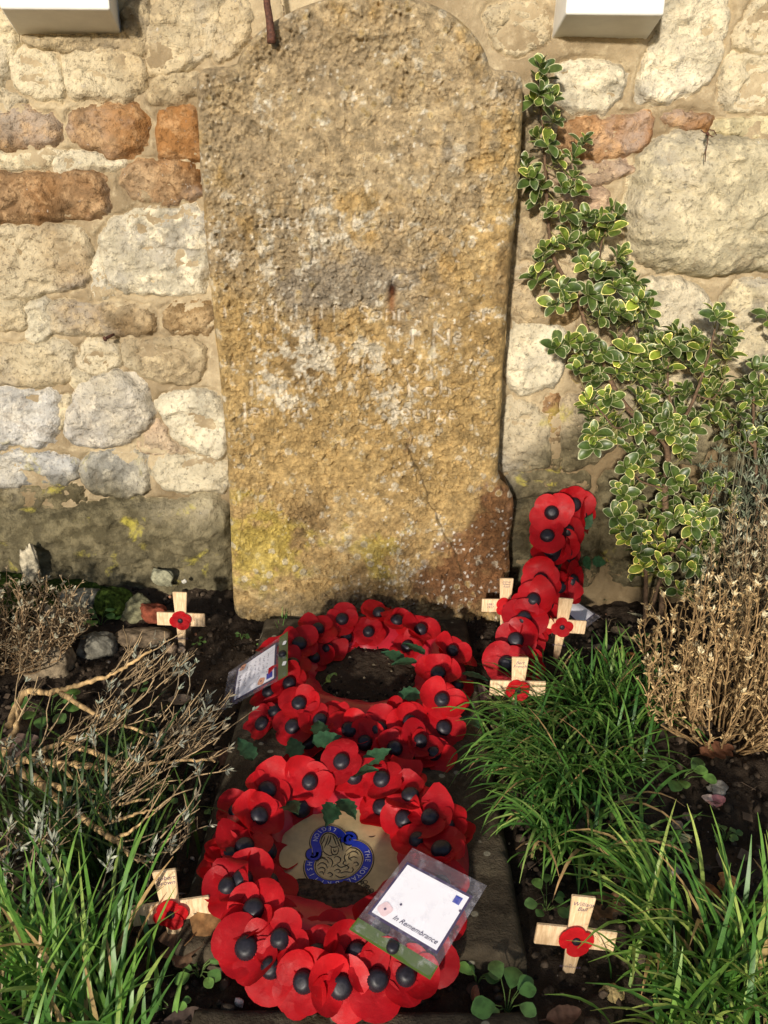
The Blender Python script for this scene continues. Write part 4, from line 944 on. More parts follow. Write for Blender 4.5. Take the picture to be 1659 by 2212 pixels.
# ------------------------------------------------------------------ shrubs with cream edged leaves
def leaf_arr(seed, L=1.0, wd=.58, tint=(1, 1, 1), fold=.25, curl=.15, tip=.0):
    """obovate leaf along +x, face up +z; returns verts, faces, edge value, tint"""
    rg = random.Random(seed); n = 7; vs = []; ed = []
    for i in range(n + 1):
        t = i / n; w = wd * .5 * (math.sin(math.pi * (t ** 1.25) * .97 + .03) ** .62 if 0 < i < n else .10) * (1.0 + rg.uniform(-.05, .05))
        if i == n: w = wd * .10 + tip
        z = curl * t * (1 - t) * 1.2 - curl * .5 * t * t
        for j, s_ in enumerate((-1, -.62, 0, .62, 1)):
            vs.append((t * L, s_ * w * L, z * L + fold * abs(s_ * w) * L)); ed.append(1.0 if (abs(s_) == 1 or i == n) else (.28 if abs(s_) > .5 else .0) if i < n - 1 else .35)
    fs = []
    for i in range(n):
        for j in range(4): a = i * 5 + j; fs.append((a, a + 5, a + 6, a + 1))
    return np.array(vs), fs, np.array(ed), tint
def leaf_me(a, mat, name='leaf'):
    v, f, e, t = a
    return mesh_np(name, v, f, mat, cols=np.tile(np.array(t), (len(v), 1)), attr={'edge': e})
ETINT = [(1, 1, 1), (.8, .85, .75), (1.3, 1.3, .95), (.62, .7, .62), (1.1, 1.15, .9), (1.7, 1.6, .9), (3.0, 2.6, 1.3)]
EARR = [leaf_arr(i, tint=t, fold=[.3, .45, .2, .35, .5, .25, .3][i], curl=[.1, .3, -.15, .2, .05, .25, .2][i]) for i, t in enumerate(ETINT)]
EME = [leaf_me(a, M['euon']) for a in EARR]
pl = random.Random(21)
class LeafBag:
    """first 300 leaves (largest in view) as objects, the rest joined"""
    def __init__(s, arrs, mes, root, mat, limit=300): s.i = []; s.arrs = arrs; s.mes = mes; s.root = root; s.mat = mat; s.limit = limit
    def put(s, pos, d, n, L, k): s.i.append((pos, d, n, L, k))
    def finish(s):
        order = sorted(s.i, key=lambda q: q[0].y - q[3] * 3); V = []; F = []; Ed = []; T_ = []; nb = 0
        for idx, (pos, d, n, L, k) in enumerate(order):
            d = d.normalized(); y = n.cross(d)
            if y.length < 1e-4: y = Vector((0, 1, 0)).cross(d)
            y.normalize(); z = d.cross(y)
            m = Matrix(((d.x, y.x, z.x), (d.y, y.y, z.y), (d.z, y.z, z.z)))
            if idx < s.limit:
                o = obj('leaf', s.mes[k], s.root); o.location = pos - s.root.location; o.rotation_mode = 'QUATERNION'; o.rotation_quaternion = m.to_quaternion(); o.scale = (L,) * 3
            else:
                v, f, e, t = s.arrs[k]; V.append(v @ np.array(m).T * L + np.array(pos - s.root.location)); F += [tuple(i + nb for i in q) for q in f]; Ed.append(e); T_.append(np.tile(np.array(t), (len(v), 1))); nb += len(v)
        if V:
            o = obj('foliage', mesh_np('foliage', np.concatenate(V), F, s.mat, cols=np.concatenate(T_), attr={'edge': np.concatenate(Ed)}), s.root); o['kind'] = 'stuff'
def shrub(name, label, base, stems, clusters, group, leafL=.0375, per=(4, 6), seed=1):
    root = thing(name, label, 'shrub', base, group); rg = random.Random(seed)
    mbs = MB(); mbt = MB(); nodes = []
    for pts, r0, r1 in stems:
        p = spline([Vector(q) for q in pts], 6); k = len(p)
        mbs.tube([q - root.location for q in p], [r0 + (r1 - r0) * i / (k - 1) for i in range(k)], 7); nodes += p[2:]
    bag = LeafBag(EARR, EME, root, M['euon'])
    for pos, size, pale in clusters:
        nn = min(nodes, key=lambda q: (q - pos).length + max(0, q.z - pos.z) * .8)
        ax = (pos - nn); ax.normalize() if ax.length > 1e-4 else None
        ax = (ax * .55 + Vector((0, -.55, .75)) + Vector((rg.uniform(-.3, .3), rg.uniform(-.3, .3), rg.uniform(-.2, .2)))).normalized()
        st = pos - ax * .022; mid = (nn + st) / 2 + Vector((0, 0, -.01))
        mbt.tube([q - root.location for q in (nn, mid, st, pos)], [.0016, .0014, .0012, .0007], 4)
        t0 = ax.orthogonal().normalized(); t1 = ax.cross(t0); m_ = rg.randint(*per); a0 = rg.uniform(0, 6.28)
        for tier in range(2):
            for j in range(m_ if tier == 0 else 3):
                a = a0 + 6.283 * j / (m_ if tier == 0 else 3) + rg.uniform(-.35, .35); th = R(rg.uniform(48, 82)) if tier == 0 else R(rg.uniform(12, 38))
                rad = t0 * math.cos(a) + t1 * math.sin(a); d = ax * math.cos(th) + rad * math.sin(th)
                nrm = ax - d * ax.dot(d) + Vector((rg.uniform(-.2, .2), rg.uniform(-.2, .2), .15))
                k = 6 if rg.random() < pale else rg.choice([0, 1, 1, 3, 3, 2, 4, 5] if tier == 0 else [0, 1, 2, 4, 5])
                bag.put(pos + ax * (.004 * tier) - ax * rg.uniform(0, .014), d, nrm, leafL * size * rg.uniform(.62, 1.2) * (1 if tier == 0 else .78), k)
    mbs.build('stem', M['bark'], root); o = mbt.build('twigs', M['twig'], root); o['kind'] = 'stuff'
    bag.finish(); return root
A3 = lambda x, y: (1070.8 + .3546 * x, .3546 * y)
A4 = lambda x, y: (1070.8 + .3546 * x, 542 + .3546 * y)
def P3(x, y, Y): return atY(*A3(x, y), Y)
def P4(x, y, Y): return atY(*A4(x, y), Y)
C3 = [(290,410),(285,480),(280,570),(232,620),(330,600),(360,720),(250,830),(330,870),(540,860),(480,960),(370,970),(185,1010),(220,1080),(260,1130),(420,1150),(470,1080),(500,1170),(340,1290),(420,1300),(250,1210),(560,1320),(620,1330),(700,1290),(750,1310),(690,1390),(480,1400),(290,1530),(340,1500),(440,1480),(520,1500),(600,1460),(650,1430),(570,1640),(640,1640),(760,1560),(790,1640),(330,1690),(240,1690)]
C4 = [(280,60),(560,80),(600,130),(650,190),(760,60),(740,190),(830,220),(400,230),(440,290),(360,330),(570,270),(640,330),(700,360),(740,440),(650,390),(880,300),(930,340),(900,440),(800,390),(850,340),(370,590),(440,560),(520,560),(580,560),(510,640),(660,620),(500,720),(610,790),(750,560),(910,520),(960,560),(730,660),(800,620),(850,680),(930,680),(780,740),(850,770),(1080,490),(1120,520),(1060,590),(1020,620),(1180,560),(1210,520),(1150,640),(1350,400),(1380,450),(1340,360),(1440,520),(1420,640),(1250,620),(1280,680),(1220,700),(1320,720),(1380,760),(1060,720),(990,770),(1060,860),(1160,870),(1240,850),(1300,870),(1380,850),(870,890),(900,930),(970,940),(1110,990),(1070,1010),(1240,1010),(1350,930),(1320,980),(560,920),(680,880),(690,950),(570,1000),(670,1050),(600,1110),(700,1150),(600,1190),(770,1090),(740,1030),(870,1080),(940,1110),(950,1030),(1030,1030),(1100,1080),(1060,1120),(1140,1160),(1150,1230),(1190,1080),(820,1220),(920,1220),(880,1300),(940,1310),(790,1320),(1050,1370),(1100,1400),(1020,1450),(820,1440),(850,1480),(770,1450),(1150,1460),(1030,1540),(1090,1600),(1170,1610),(780,1590)]
C4b = [(940,1620),(900,1680),(830,1650),(770,1700),(1010,1680),(990,1730),(800,1760),(850,1790),(900,1740),(1050,1810),(880,1850),(970,1830),(900,1920),(940,1950),(1000,1900),(870,1960),(1040,1970),(1290,1400),(1350,1420),(1410,1400),(1280,1520),(1450,1500),(1420,1560),(1240,1570),(1260,1620),(1200,1670),(1320,1690),(1190,1760),(1250,1750),(1320,1790),(1170,1820),(1270,1820),(1220,1880),(1340,1850),(1160,1880),(1210,1920),(1120,2060),(1160,2090),(1330,2060)]
C4c = [(1580,720),(1640,700),(1540,800),(1610,820),(1570,900),(1640,890),(1520,890),(1480,980),(1600,1000),(1640,1060),(1590,1120),(1560,1200),(1640,1180),(1580,1270),(1640,1270),(1690,760),(1700,900),(1690,1100),(1700,1250),(1720,1000),(1500,1080),(1440,1020),(1420,1120),(1480,1180),(1390,1060)]
dp = random.Random(8)
cl = [(P3(x, y, 1.855 + dp.uniform(-.03, .015)), .95, .0) for x, y in C3] + [(P4(x, y, 1.80 + dp.uniform(-.055, .055)), 1.0, .03) for x, y in C4 + [(x + dp.uniform(-38, 38), y + dp.uniform(-38, 38)) for x, y in C4 if x > 560 and dp.random() < .6]]
b0 = atY(*A4(1035, 2090), 1.83); b0.z = 0
main_stem = [(b0, .008, .008), ]
st1 = [b0, P4(1035, 1700, 1.82), P4(1030, 1450, 1.81), P4(1040, 1190, 1.80), P4(870, 1030, 1.80), P4(740, 870, 1.81), P4(640, 640, 1.83), P4(560, 480, 1.84), P4(500, 300, 1.85), P4(350, 30, 1.86), P3(315, 1250, 1.87), P3(300, 1000, 1.87), P3(290, 800, 1.87), P3(270, 600, 1.87), P3(288, 430, 1.86)]
st2 = [P4(1040, 1190, 1.80), P4(1130, 1060, 1.79), P4(1220, 870, 1.78), P4(1300, 620, 1.78), P4(1340, 450, 1.79)]
st3 = [P4(1130, 1060, 1.79), P4(1060, 900, 1.78), P4(1050, 700, 1.79), P4(1080, 540, 1.80)]
st4 = [P4(870, 1030, 1.80), P4(740, 1080, 1.78), P4(660, 1000, 1.77), P4(600, 930, 1.77)]
st5 = [P4(640, 640, 1.83), P4(800, 480, 1.82), P4(880, 380, 1.82), P4(890, 310, 1.82)]
st6 = [P4(500, 300, 1.85), P4(620, 160, 1.84), P3(640, 1500, 1.85), P3(700, 1330, 1.85)]
st7 = [P4(1030, 1450, 1.81), P4(880, 1400, 1.79), P4(820, 1300, 1.78)]
st8 = [P4(1220, 870, 1.78), P4(1320, 900, 1.77), P4(1400, 780, 1.77)]
shrub('variegated_shrub', 'tall cream edged evergreen shrub climbing the wall beside the headstone', b0, [(st1, .0085, .0018), (st2, .005, .0018), (st3, .0035, .0015), (st4, .003, .0015), (st5, .003, .0014), (st6, .003, .0014), (st7, .003, .0014), (st8, .0025, .0012)], cl, 'cream edged shrubs', seed=3)
b1 = atY(*A4(935, 2090), 1.80); b1.z = 0
s1 = [b1, P4(915, 1980, 1.78), P4(890, 1850, 1.77), P4(900, 1700, 1.77), P4(930, 1610, 1.77)]
s2 = [b1 + Vector((.01, 0, .03)), P4(1020, 1950, 1.78), P4(1130, 1780, 1.77), P4(1270, 1600, 1.76), P4(1340, 1420, 1.76)]
s3 = [P4(1130, 1780, 1.77), P4(1220, 1830, 1.75), P4(1260, 1760, 1.75)]
cl2 = [(P4(x, y, 1.765 + dp.uniform(-.045, .035)), .9, .5 if (x < 1020 and y > 1700) else .14) for x, y in C4b]
shrub('variegated_shrub', 'low cream edged shrub with pale yellow tips at the foot of the tall one', b1, [(s1, .006, .002), (s2, .005, .0018), (s3, .003, .0015)], cl2, 'cream edged shrubs', seed=5)
b2 = atY(*A4(1600, 2000), 1.80); b2.z = 0
s1 = [b2, P4(1590, 1600, 1.80), P4(1580, 1200, 1.80), P4(1570, 950, 1.80), P4(1580, 740, 1.81)]
s2 = [P4(1590, 1600, 1.80), P4(1660, 1300, 1.80), P4(1690, 1000, 1.80), P4(1690, 760, 1.80)]
s3 = [P4(1580, 1200, 1.80), P4(1480, 1100, 1.80), P4(1420, 1040, 1.80)]
shrub('variegated_shrub', 'cream edged shrub at the far right edge behind the dry lavender', b2, [(s1, .006, .002), (s2, .005, .002), (s3, .003, .0015)], [(P4(x, y, 1.80 + dp.uniform(-.04, .05)), .95, .02) for x, y in C4c], 'cream edged shrubs', seed=7)
sb_ = atY(1659, 740, 1.86); sb0 = atY(1720, 1000, 1.86)
shrub('variegated_shrub', 'single cream edged shoot cut by the right edge above the other shrubs', sb0, [([sb0, atY(1700, 850, 1.86), atY(1675, 740, 1.86)], .003, .0015)], [(atY(1660, 685, 1.85), 1.0, 0), (atY(1680, 720, 1.85), 1.0, 0)], 'cream edged shrubs', seed=9)

# ------------------------------------------------------------------ lavender bushes
def leaflets(mbl, p, axis_, n, L, col, rg, spread=.75, w=.0016):
    t0 = axis_.orthogonal().normalized(); t1 = axis_.cross(t0)
    for j in range(n):
        a = rg.uniform(0, 6.28); d = (axis_ * rg.uniform(.4, 1.1) + (t0 * math.cos(a) + t1 * math.sin(a)) * spread).normalized()
        l = L * rg.uniform(.55, 1.15); s_ = d.cross(Vector((rg.uniform(-1, 1), rg.uniform(-1, 1), rg.uniform(-1, 1)))).normalized() * w * rg.uniform(.7, 1.2)
        b = p + axis_ * rg.uniform(-.004, .004); k = rg.uniform(.65, 1.25); c = tuple(x * k for x in col); bend = t0 * rg.uniform(-.15, .15) * l
        mbl.add([b - s_ * .4, b + s_ * .4, b + d * l * .55 + s_ + bend, b + d * l * .55 - s_ + bend, b + d * l + bend * 2], [(0, 1, 2, 3), (3, 2, 4)], c)
def dry_bush(name, label, base, n, spread, h, cstem, cleaf, seed, lean=(0, 0), tipcol=None, r=.0016, dens=1.0, leafL=.011, curve=.35):
    root = thing(name, label, 'lavender', base, 'lavender bushes'); rg = random.Random(seed); ms, ml = MB(), MB()
    for i in range(n):
        a = rg.uniform(0, 6.28); rr0 = math.sqrt(rg.random()); bx = Vector((math.cos(a) * rr0 * spread[0] * .45, math.sin(a) * rr0 * spread[1] * .45, -.01))
        hh = h * rg.uniform(.55, 1.05) * (1 - .35 * rr0 ** 2)
        tip = Vector((math.cos(a) * rr0 * spread[0] + lean[0] * hh, math.sin(a) * rr0 * spread[1] + lean[1] * hh, hh))
        mid = bx.lerp(tip, .5) + Vector((math.cos(a) * spread[0] * curve * rr0 * .5, math.sin(a) * spread[1] * curve * rr0 * .5, -.04 * hh)) + Vector((rg.uniform(-.02, .02), rg.uniform(-.02, .02), 0))
        pts = spline([bx, mid, tip], 5); k = len(pts); cc_ = rg.uniform(.6, 1.3)
        pts = [p + Vector((rg.uniform(-1, 1), rg.uniform(-1, 1), 0)) * .0035 for p in pts]
        ms.tube(pts, [r * 1.5 * (1 - .65 * j / (k - 1)) for j in range(k)], 4, tuple(x * cc_ for x in cstem), cap=False)
        for j in range(3, k):
            ax = (pts[j] - pts[j - 1]).normalized(); f = j / (k - 1)
            leaflets(ml, pts[j], ax, int((1 + 4 * f) * dens), leafL, [x * (.9 + .2 * f) for x in cleaf], rg)
            if rg.random() < .5 * dens:
                sd_ = (ax * .6 + Vector((rg.uniform(-1, 1), rg.uniform(-1, 1), rg.uniform(-.2, .8)))).normalized(); q0 = pts[j]; q1 = q0 + sd_ * rg.uniform(.015, .04); q1.z += .006
                ms.tube([q0, q0.lerp(q1, .5) + Vector((0, 0, .003)), q1], [r * .8, r * .6, r * .4], 3, tuple(x * cc_ for x in cstem), cap=False); leaflets(ml, q1, sd_, int(4 * dens), leafL * .8, cleaf, rg)
        leaflets(ml, pts[-1], (pts[-1] - pts[-2]).normalized(), int(9 * dens), leafL * 1.1, tipcol if tipcol and rg.random() < .7 else cleaf, rg, .45, .0021)
    o = ms.build('stems', M['plant_col'], root); o['kind'] = 'stuff'; o = ml.build('dry_leaves', M['plant_col'], root, False); o['kind'] = 'stuff'
    return root
STRAW, STRAWL, TIP = (.32, .205, .095), (.48, .34, .165), (.70, .60, .38)
p = on_soil(1545, 1600); dry_bush('dry_lavender', 'dry straw coloured lavender bush in front of the cream edged shrubs', Vector((.69, 1.40, 0)), 120, (.20, .18), .35, STRAW, STRAWL, 2, lean=(-.05, -.15), tipcol=TIP, r=.0017, dens=1.25)
dry_bush('dry_lavender', 'dry straw lavender cut by the right edge, lower beside the pink petals', Vector((.88, 1.20, 0)), 80, (.15, .17), .34, STRAW, STRAWL, 4, lean=(-.1, -.1), tipcol=TIP, r=.0017, dens=1.2)
dry_bush('dry_lavender', 'taller upright dry lavender against the wall at the far right', Vector((.88, 1.66, 0)), 130, (.16, .12), .43, (.25, .17, .09), (.37, .30, .17), 6, lean=(-.02, 0), tipcol=(.42, .40, .28), dens=1.0, leafL=.013)
dry_bush('grey_lavender', 'grey green living lavender against the wall under the right hand shrub', Vector((.88, 1.80, 0)), 55, (.16, .08), .62, (.15, .14, .09), (.17, .20, .13), 8, tipcol=(.26, .28, .20), dens=1.3, leafL=.022)
dry_bush('dry_lavender', 'small dry lavender over the rock below the big base stone', Vector((-.86, 1.60, .02)), 170, (.20, .15), .17, (.26, .17, .09), (.33, .25, .15), 10, lean=(.15, 0), tipcol=(.40, .37, .26), dens=.9)
dry_bush('grey_lavender', 'grey green lavender sprigs at the left edge above the front grass', Vector((-.70, 1.02, 0)), 26, (.16, .17), .20, (.22, .15, .09), (.27, .27, .20), 12, lean=(.2, -.1), tipcol=(.36, .37, .28), dens=.9, leafL=.015)
# sprawling bare lavender, its branches traced over the ground
def bare_lavender():
    base = on_soil(60, 1625); root = thing('bare_lavender', 'sprawling bare lavender with woody golden branches left of the back wreath', 'lavender', base, 'lavender bushes'); rg = random.Random(31)
    ms, ml = MB(), MB(); Q = lambda x, y, z: atZ(x * .3268, 1253.7 + y * .3268, z) - root.location
    BR = [([(60, 960, .04), (150, 755, .06), (330, 740, .08), (430, 720, .09), (560, 680, .10), (740, 620, .12), (850, 560, .14), (1000, 460, .17)], .0075),
        ([(400, 740, .085), (640, 890, .09), (830, 960, .08), (1100, 1070, .07)], .0058), ([(60, 1230, .03), (130, 1200, .05), (440, 1060, .08), (660, 980, .10), (900, 800, .11)], .0065), ([(440, 1080, .08), (700, 1170, .09), (830, 1230, .09), (1180, 1190, .10), (1420, 1190, .12)], .0055),
        ([(60, 1220, .03), (150, 1195, .05), (400, 1210, .07), (600, 1230, .08), (720, 1290, .09), (860, 1280, .09), (1070, 1350, .08)], .0075), ([(60, 1230, .03), (260, 1330, .05), (420, 1490, .06), (580, 1600, .07), (760, 1720, .07), (850, 1810, .06), (950, 1860, .05)], .0085),
        ([(280, 1345, .05), (500, 1390, .07), (620, 1470, .07), (720, 1490, .08), (990, 1440, .10)], .0055), ([(-80, 1250, .02), (0, 1170, .04), (80, 1040, .06), (120, 900, .08), (110, 780, .09)], .009), ([(400, 1230, .07), (600, 1380, .08), (800, 1450, .08)], .005), ([(620, 1480, .07), (720, 1590, .07), (900, 1540, .10), (1020, 1520, .13)], .004), ([(760, 1720, .07), (880, 1640, .10), (1030, 1530, .13)], .0035)]
    G = (.56, .37, .17); fine = []
    for pts, r0 in BR:
        p = spline([Q(*q) for q in pts], 7); k = len(p); p = [q + Vector((rg.uniform(-1, 1), rg.uniform(-1, 1), rg.uniform(-1, 1))) * .0022 for q in p]
        cv = [tuple(x * q_ for x in G) for q_ in [rg.uniform(.4, 1.25) for _ in p]]
        mm = MB(); mm.tube(p, [r0 * (1 - .7 * i / (k - 1)) * rg.uniform(.82, 1.2) for i in range(k)], 7, (1, 1, 1)); mm.c = [cv[i // 7] for i in range(7 * k)]; mm.build('branch', M['plant_col'], root)
        for i in range(k // 3, k, 2):
            if rg.random() < .42: fine.append((p[i], (p[i] - p[i - 1]).normalized(), rg.uniform(.05, .13)))
    for cx, cy, n, sp_ in [(1230, 1060, 66, 180), (900, 620, 24, 130), (1150, 600, 14, 90), (850, 1330, 36, 150), (680, 960, 22, 110), (450, 1150, 16, 160), (1120, 1720, 9, 80), (300, 1760, 8, 110)]:
        for _ in range(n): fine.append((Q(cx + rg.gauss(-60, sp_ * .5), cy + rg.gauss(30, sp_ * .5), rg.uniform(.03, .10)), Vector((.8, .2, .4)), rg.uniform(.04, .10)))
    for p, d, L in fine:
        d = (d + Vector((rg.uniform(-.2, .8), rg.uniform(-.35, .6), rg.uniform(.05, .7)))).normalized(); pts = [p]; v = d
        for s_ in range(4):
            v = (v + Vector((rg.uniform(-.3, .3), rg.uniform(-.3, .3), rg.uniform(-.12, .3)))).normalized(); pts.append(pts[-1] + v * L / 4)
        c_ = rg.uniform(.45, 1.1); c = tuple(x * c_ for x in (.44, .31, .17)); ms.tube(pts, [.0017, .0014, .0012, .001, .0007], 4, c, cap=False)
        for j in range(1, 4):
            if rg.random() < .5:
                q = pts[j]; w = (v + Vector((rg.uniform(-1, 1), rg.uniform(-1, 1), rg.uniform(-.2, 1)))).normalized(); ms.tube([q, q + w * L * .3], [.001, .0006], 3, c, cap=False)
        if rg.random() < .34: leaflets(ml, pts[-1], v, rg.randint(4, 8), .015, rg.choice([(.34, .34, .26), (.26, .24, .18), (.36, .30, .20), (.30, .33, .25)]), rg, .5, .0017)
    for x, y in [(1080, 420), (890, 470), (1190, 560), (1250, 580), (720, 690), (770, 920), (640, 910), (1040, 1040), (1380, 770), (1240, 900), (1300, 1230), (150, 1500), (350, 1730), (230, 1680), (720, 1850), (1210, 1550), (1000, 1780), (1130, 1740), (330, 1870), (50, 1880), (350, 2000), (1360, 850), (610, 1030), (270, 1580)]:
        q = Q(x, y, rg.uniform(.08, .14)); ax = Vector((rg.uniform(-.2, .4), rg.uniform(-.1, .3), .8)).normalized(); s0 = q - ax * .04; ms.tube([s0 + Vector((-.01, 0, -.03)), s0, q], [.0016, .0014, .001], 4, (.25, .19, .12), cap=False)
        for k in range(3): leaflets(ml, q - ax * .009 * k, ax, 5, .020, (.33, .34, .26), rg, .5, .0021)
    o = ms.build('twigs', M['plant_col'], root); o['kind'] = 'stuff'; o = ml.build('grey_leaves', M['plant_col'], root, False); o['kind'] = 'stuff'
bare_lavender()

# ------------------------------------------------------------------ grass clumps
def blade(mb, p, az, L, w, lean, droop, col, rg):
    d = Vector((math.cos(az), math.sin(az), 0)); s_ = Vector((-d.y, d.x, 0)); n = 7; vs = []; cs = []; q = Vector(p); th = lean; tw = rg.uniform(-.5, .5)
    for i in range(n + 1):
        t = i / n; ww = w * (.55 + .45 * min(1, t * 4)) * (1 - t ** 3.0 * .92)
        sx = s_ * math.cos(tw * t) + Vector((0, 0, math.sin(tw * t)))
        nn = (d * -math.sin(th) * -1 * math.cos(th)) ; up = Vector((0, 0, 1)) * math.sin(th) * .25 * ww
        vs += [q - sx * ww, q - up, q + sx * ww]; k = .80 + .30 * t; kk = (col[0] * k * (1 + .35 * t), col[1] * k, col[2] * k * .95); cs += [kk] * 3
        q = q + (d * math.sin(th) + Vector((0, 0, 1)) * math.cos(th)) * (L / n); th += droop / n * (1 + t)
    fs = []
    for i in range(n): a = 3 * i; fs += [(a, a + 1, a + 4, a + 3), (a + 1, a + 2, a + 5, a + 4)]
    mb.add(vs, fs, cs)
def clump(label, spots, seed, w=.0022, cols=((.068, .20, .035), (.10, .25, .044), (.043, .145, .026)) * 4 + ((.20, .36, .09),) * 2 + ((.34, .27, .12),)):
    """spots: (px, py, spread m, count, length, azimuth deg, azimuth spread, droop)"""
    rg = random.Random(seed); mb = MB(); c = on_soil(spots[0][0], spots[0][1])
    for px, py, sp_, n, L, az, azs, dr in spots:
        b = on_soil(px, py)
        for _ in range(int(n * 1.3)):
            x = b.x + rg.gauss(0, sp_); y = b.y + rg.gauss(0, sp_ * .8)
            if y > 1.8: y = 1.8 - rg.random() * .1
            z = soil_at(x, y) - .006
            blade(mb, Vector((x - c.x, y - c.y, z - c.z)), R(az + rg.gauss(0, azs)), L * rg.uniform(.55, 1.15), w * rg.uniform(.7, 1.2), rg.uniform(.05, .45), dr * rg.uniform(.4, 1.3), rg.choice(cols), rg)
    o = mb.build('grass_clump', M['grass']); o.location = c; tag(o, label, 'grass', 'grass clumps in the bed', 'stuff')
clump('arching grass clump in front of the poppy cross', [(1180, 1640, .035, 60, .23, -150, 45, 2.0), (1280, 1590, .06, 80, .20, -110, 70, 1.5), (1330, 1490, .05, 75, .13, 60, 110, .7), (1250, 1500, .04, 50, .14, -160, 90, 1.0), (1220, 1560, .03, 55, .20, -172, 35, 2.2), (1370, 1560, .05, 50, .14, -40, 70, 1.0), (1110, 1610, .025, 26, .15, 100, 70, 1.3)], 41, .0030)
clump('long leaning grass clump at the right edge of the slab', [(1195, 1750, .032, 55, .21, -155, 40, 1.8), (1220, 1830, .03, 50, .18, -145, 50, 1.8), (1290, 1690, .05, 45, .16, -60, 70, 1.4), (1225, 1690, .04, 45, .21, -135, 45, 1.7), (1290, 1850, .03, 30, .19, -30, 50, 1.7)], 42, .0031)
clump('bright grass clump in the bottom right corner', [(1450, 2090, .04, 42, .21, -160, 60, 1.3), (1560, 2150, .05, 60, .22, 70, 110, .8), (1500, 2230, .05, 50, .19, -120, 80, 1.2), (1430, 1990, .03, 24, .20, 150, 50, 1.4), (1640, 2090, .05, 28, .20, 60, 80, 1.0), (1390, 1920, .02, 14, .20, 165, 40, 1.8)], 43, .0036, ((.09, .245, .036), (.14, .31, .052), (.058, .18, .03)) * 4 + ((.30, .46, .11),) * 3 + ((.38, .31, .13),))
clump('bright grass clump in the bottom left corner', [(110, 2130, .055, 60, .21, 80, 90, .7), (150, 2150, .04, 36, .155, 125, 45, .8), (240, 2230, .03, 26, .12, 80, 60, 1.0), (50, 2020, .05, 28, .17, 150, 90, 1.1), (140, 2250, .05, 46, .17, 110, 90, .9)], 44, .0039, ((.085, .24, .036), (.13, .30, .052), (.055, .17, .03)) * 4 + ((.26, .44, .10),) * 3 + ((.36, .30, .13),))
clump('thin grass in painted shade under the sprawling bare lavender', [(140, 1760, .07, 55, .16, 100, 120, 1.2), (240, 1700, .06, 45, .15, 60, 120, 1.2), (200, 1860, .06, 60, .19, 90, 90, .8), (290, 1640, .04, 18, .12, 0, 150, 1.0), (90, 1850, .06, 30, .17, 100, 120, 1.0), (270, 1880, .04, 24, .17, 80, 70, .8)], 45, .0028, ((.03, .075, .012), (.05, .11, .016), (.02, .05, .010)))  # shade under the lavender is put into these darker blade colours
clump('few thin grass blades behind the card on the back wreath', [(612, 1350, .008, 6, .07, 90, 60, .2), (590, 1366, .005, 3, .04, 90, 60, .2)], 46, .0012)

# ------------------------------------------------------------------ small weeds
WARR = [leaf_arr(70 + i, wd=.85, tint=t, fold=.12, curl=.2) for i, t in enumerate([(1, 1, 1), (.7, .8, .7), (1.25, 1.25, 1.0)])]
WME = [leaf_me(a, M['weed']) for a in WARR]
def weed(label, px, py, leaves, L, seed, spread=.03, h=.03):
    rg = random.Random(seed); b = on_soil(px, py); root = thing('small_weed', label, 'weed', b, 'small weeds in the soil'); ms = MB()
    for i in range(leaves):
        a = 6.283 * i / leaves * 2.4 + rg.uniform(-.4, .4); r_ = spread * rg.uniform(.25, 1); q = Vector((math.cos(a) * r_, math.sin(a) * r_, h * rg.uniform(.35, 1)))
        ms.tube([Vector((0, 0, -.004)), q * .5 + Vector((0, 0, .006)), q], [.0011, .0009, .0008], 4, (.10, .16, .04), cap=False)
        d = (Vector((math.cos(a), math.sin(a), rg.uniform(-.1, .3)))).normalized(); o = obj('leaf', WME[rg.randrange(3)], root); o.location = q
        y = Vector((0, -.3, 1)).cross(d).normalized(); z = d.cross(y); o.rotation_mode = 'QUATERNION'; o.rotation_quaternion = Matrix(((d.x, y.x, z.x), (d.y, y.y, z.y), (d.z, y.z, z.z))).to_quaternion(); o.scale = (L * rg.uniform(.7, 1.15),) * 3
    ms.build('stalk', M['plant_col'], root)
for k, a in enumerate([('round leaved weed at the front corner of the slab beside the card', 985, 2040, 9, .022, .026, .03), ('large leaved weed at the kerb in the bottom middle', 1095, 2190, 8, .032, .034, .04), ('small weed sprig between two weeds near the kerb', 1030, 2125, 5, .02, .016, .03), ('round leaved weed under the oak leaf near the front wreath', 430, 2110, 9, .020, .028, .025), ('weed seedling by the kerb below the oak leaf', 372, 2190, 5, .017, .016, .02),
        ('leafy weed among the dry lavender branches', 110, 1545, 10, .030, .05, .03), ('weed with shiny leaves beside the small tan rock', 218, 1350, 7, .028, .032, .04), ('tiny creeping weed beside the left edge of the slab', 480, 1790, 16, .013, .034, .02), ('tiny weed pair on the bare soil beyond the blank cross', 522, 1378, 5, .010, .012, .012), ('tiny seedlings by the left wooden cross foot', 432, 1392, 4, .010, .012, .012),
        ('tiny seedling in front of the headstone corner', 566, 1395, 4, .010, .010, .012), ('round clover weed below the pale fallen leaf', 1458, 1862, 14, .015, .026, .03), ('small clover weed near the pink petals', 1565, 1815, 9, .013, .020, .02), ('dark leafy weed beside the lying grass', 1468, 1690, 7, .030, .040, .03), ('weed below the slab edge behind the cross', 1180, 1965, 8, .019, .032, .03), ('small weed in front of the two shrub stems', 1395, 1400, 6, .017, .020, .03), ('small weed beside the yellow fallen leaf', 1295, 1762, 3, .018, .012, .02), ('dim weed between the front grass and the soil', 1390, 1900, 4, .016, .016, .02),
        ('pale little weed left among the lavender twigs', 305, 1497, 4, .013, .012, .02), ('weed under the lavender twigs beside the wreath', 350, 1730, 9, .016, .03, .025)]):
    weed(a[0], a[1], a[2], a[3], a[4], 100 + k, a[5], a[6])

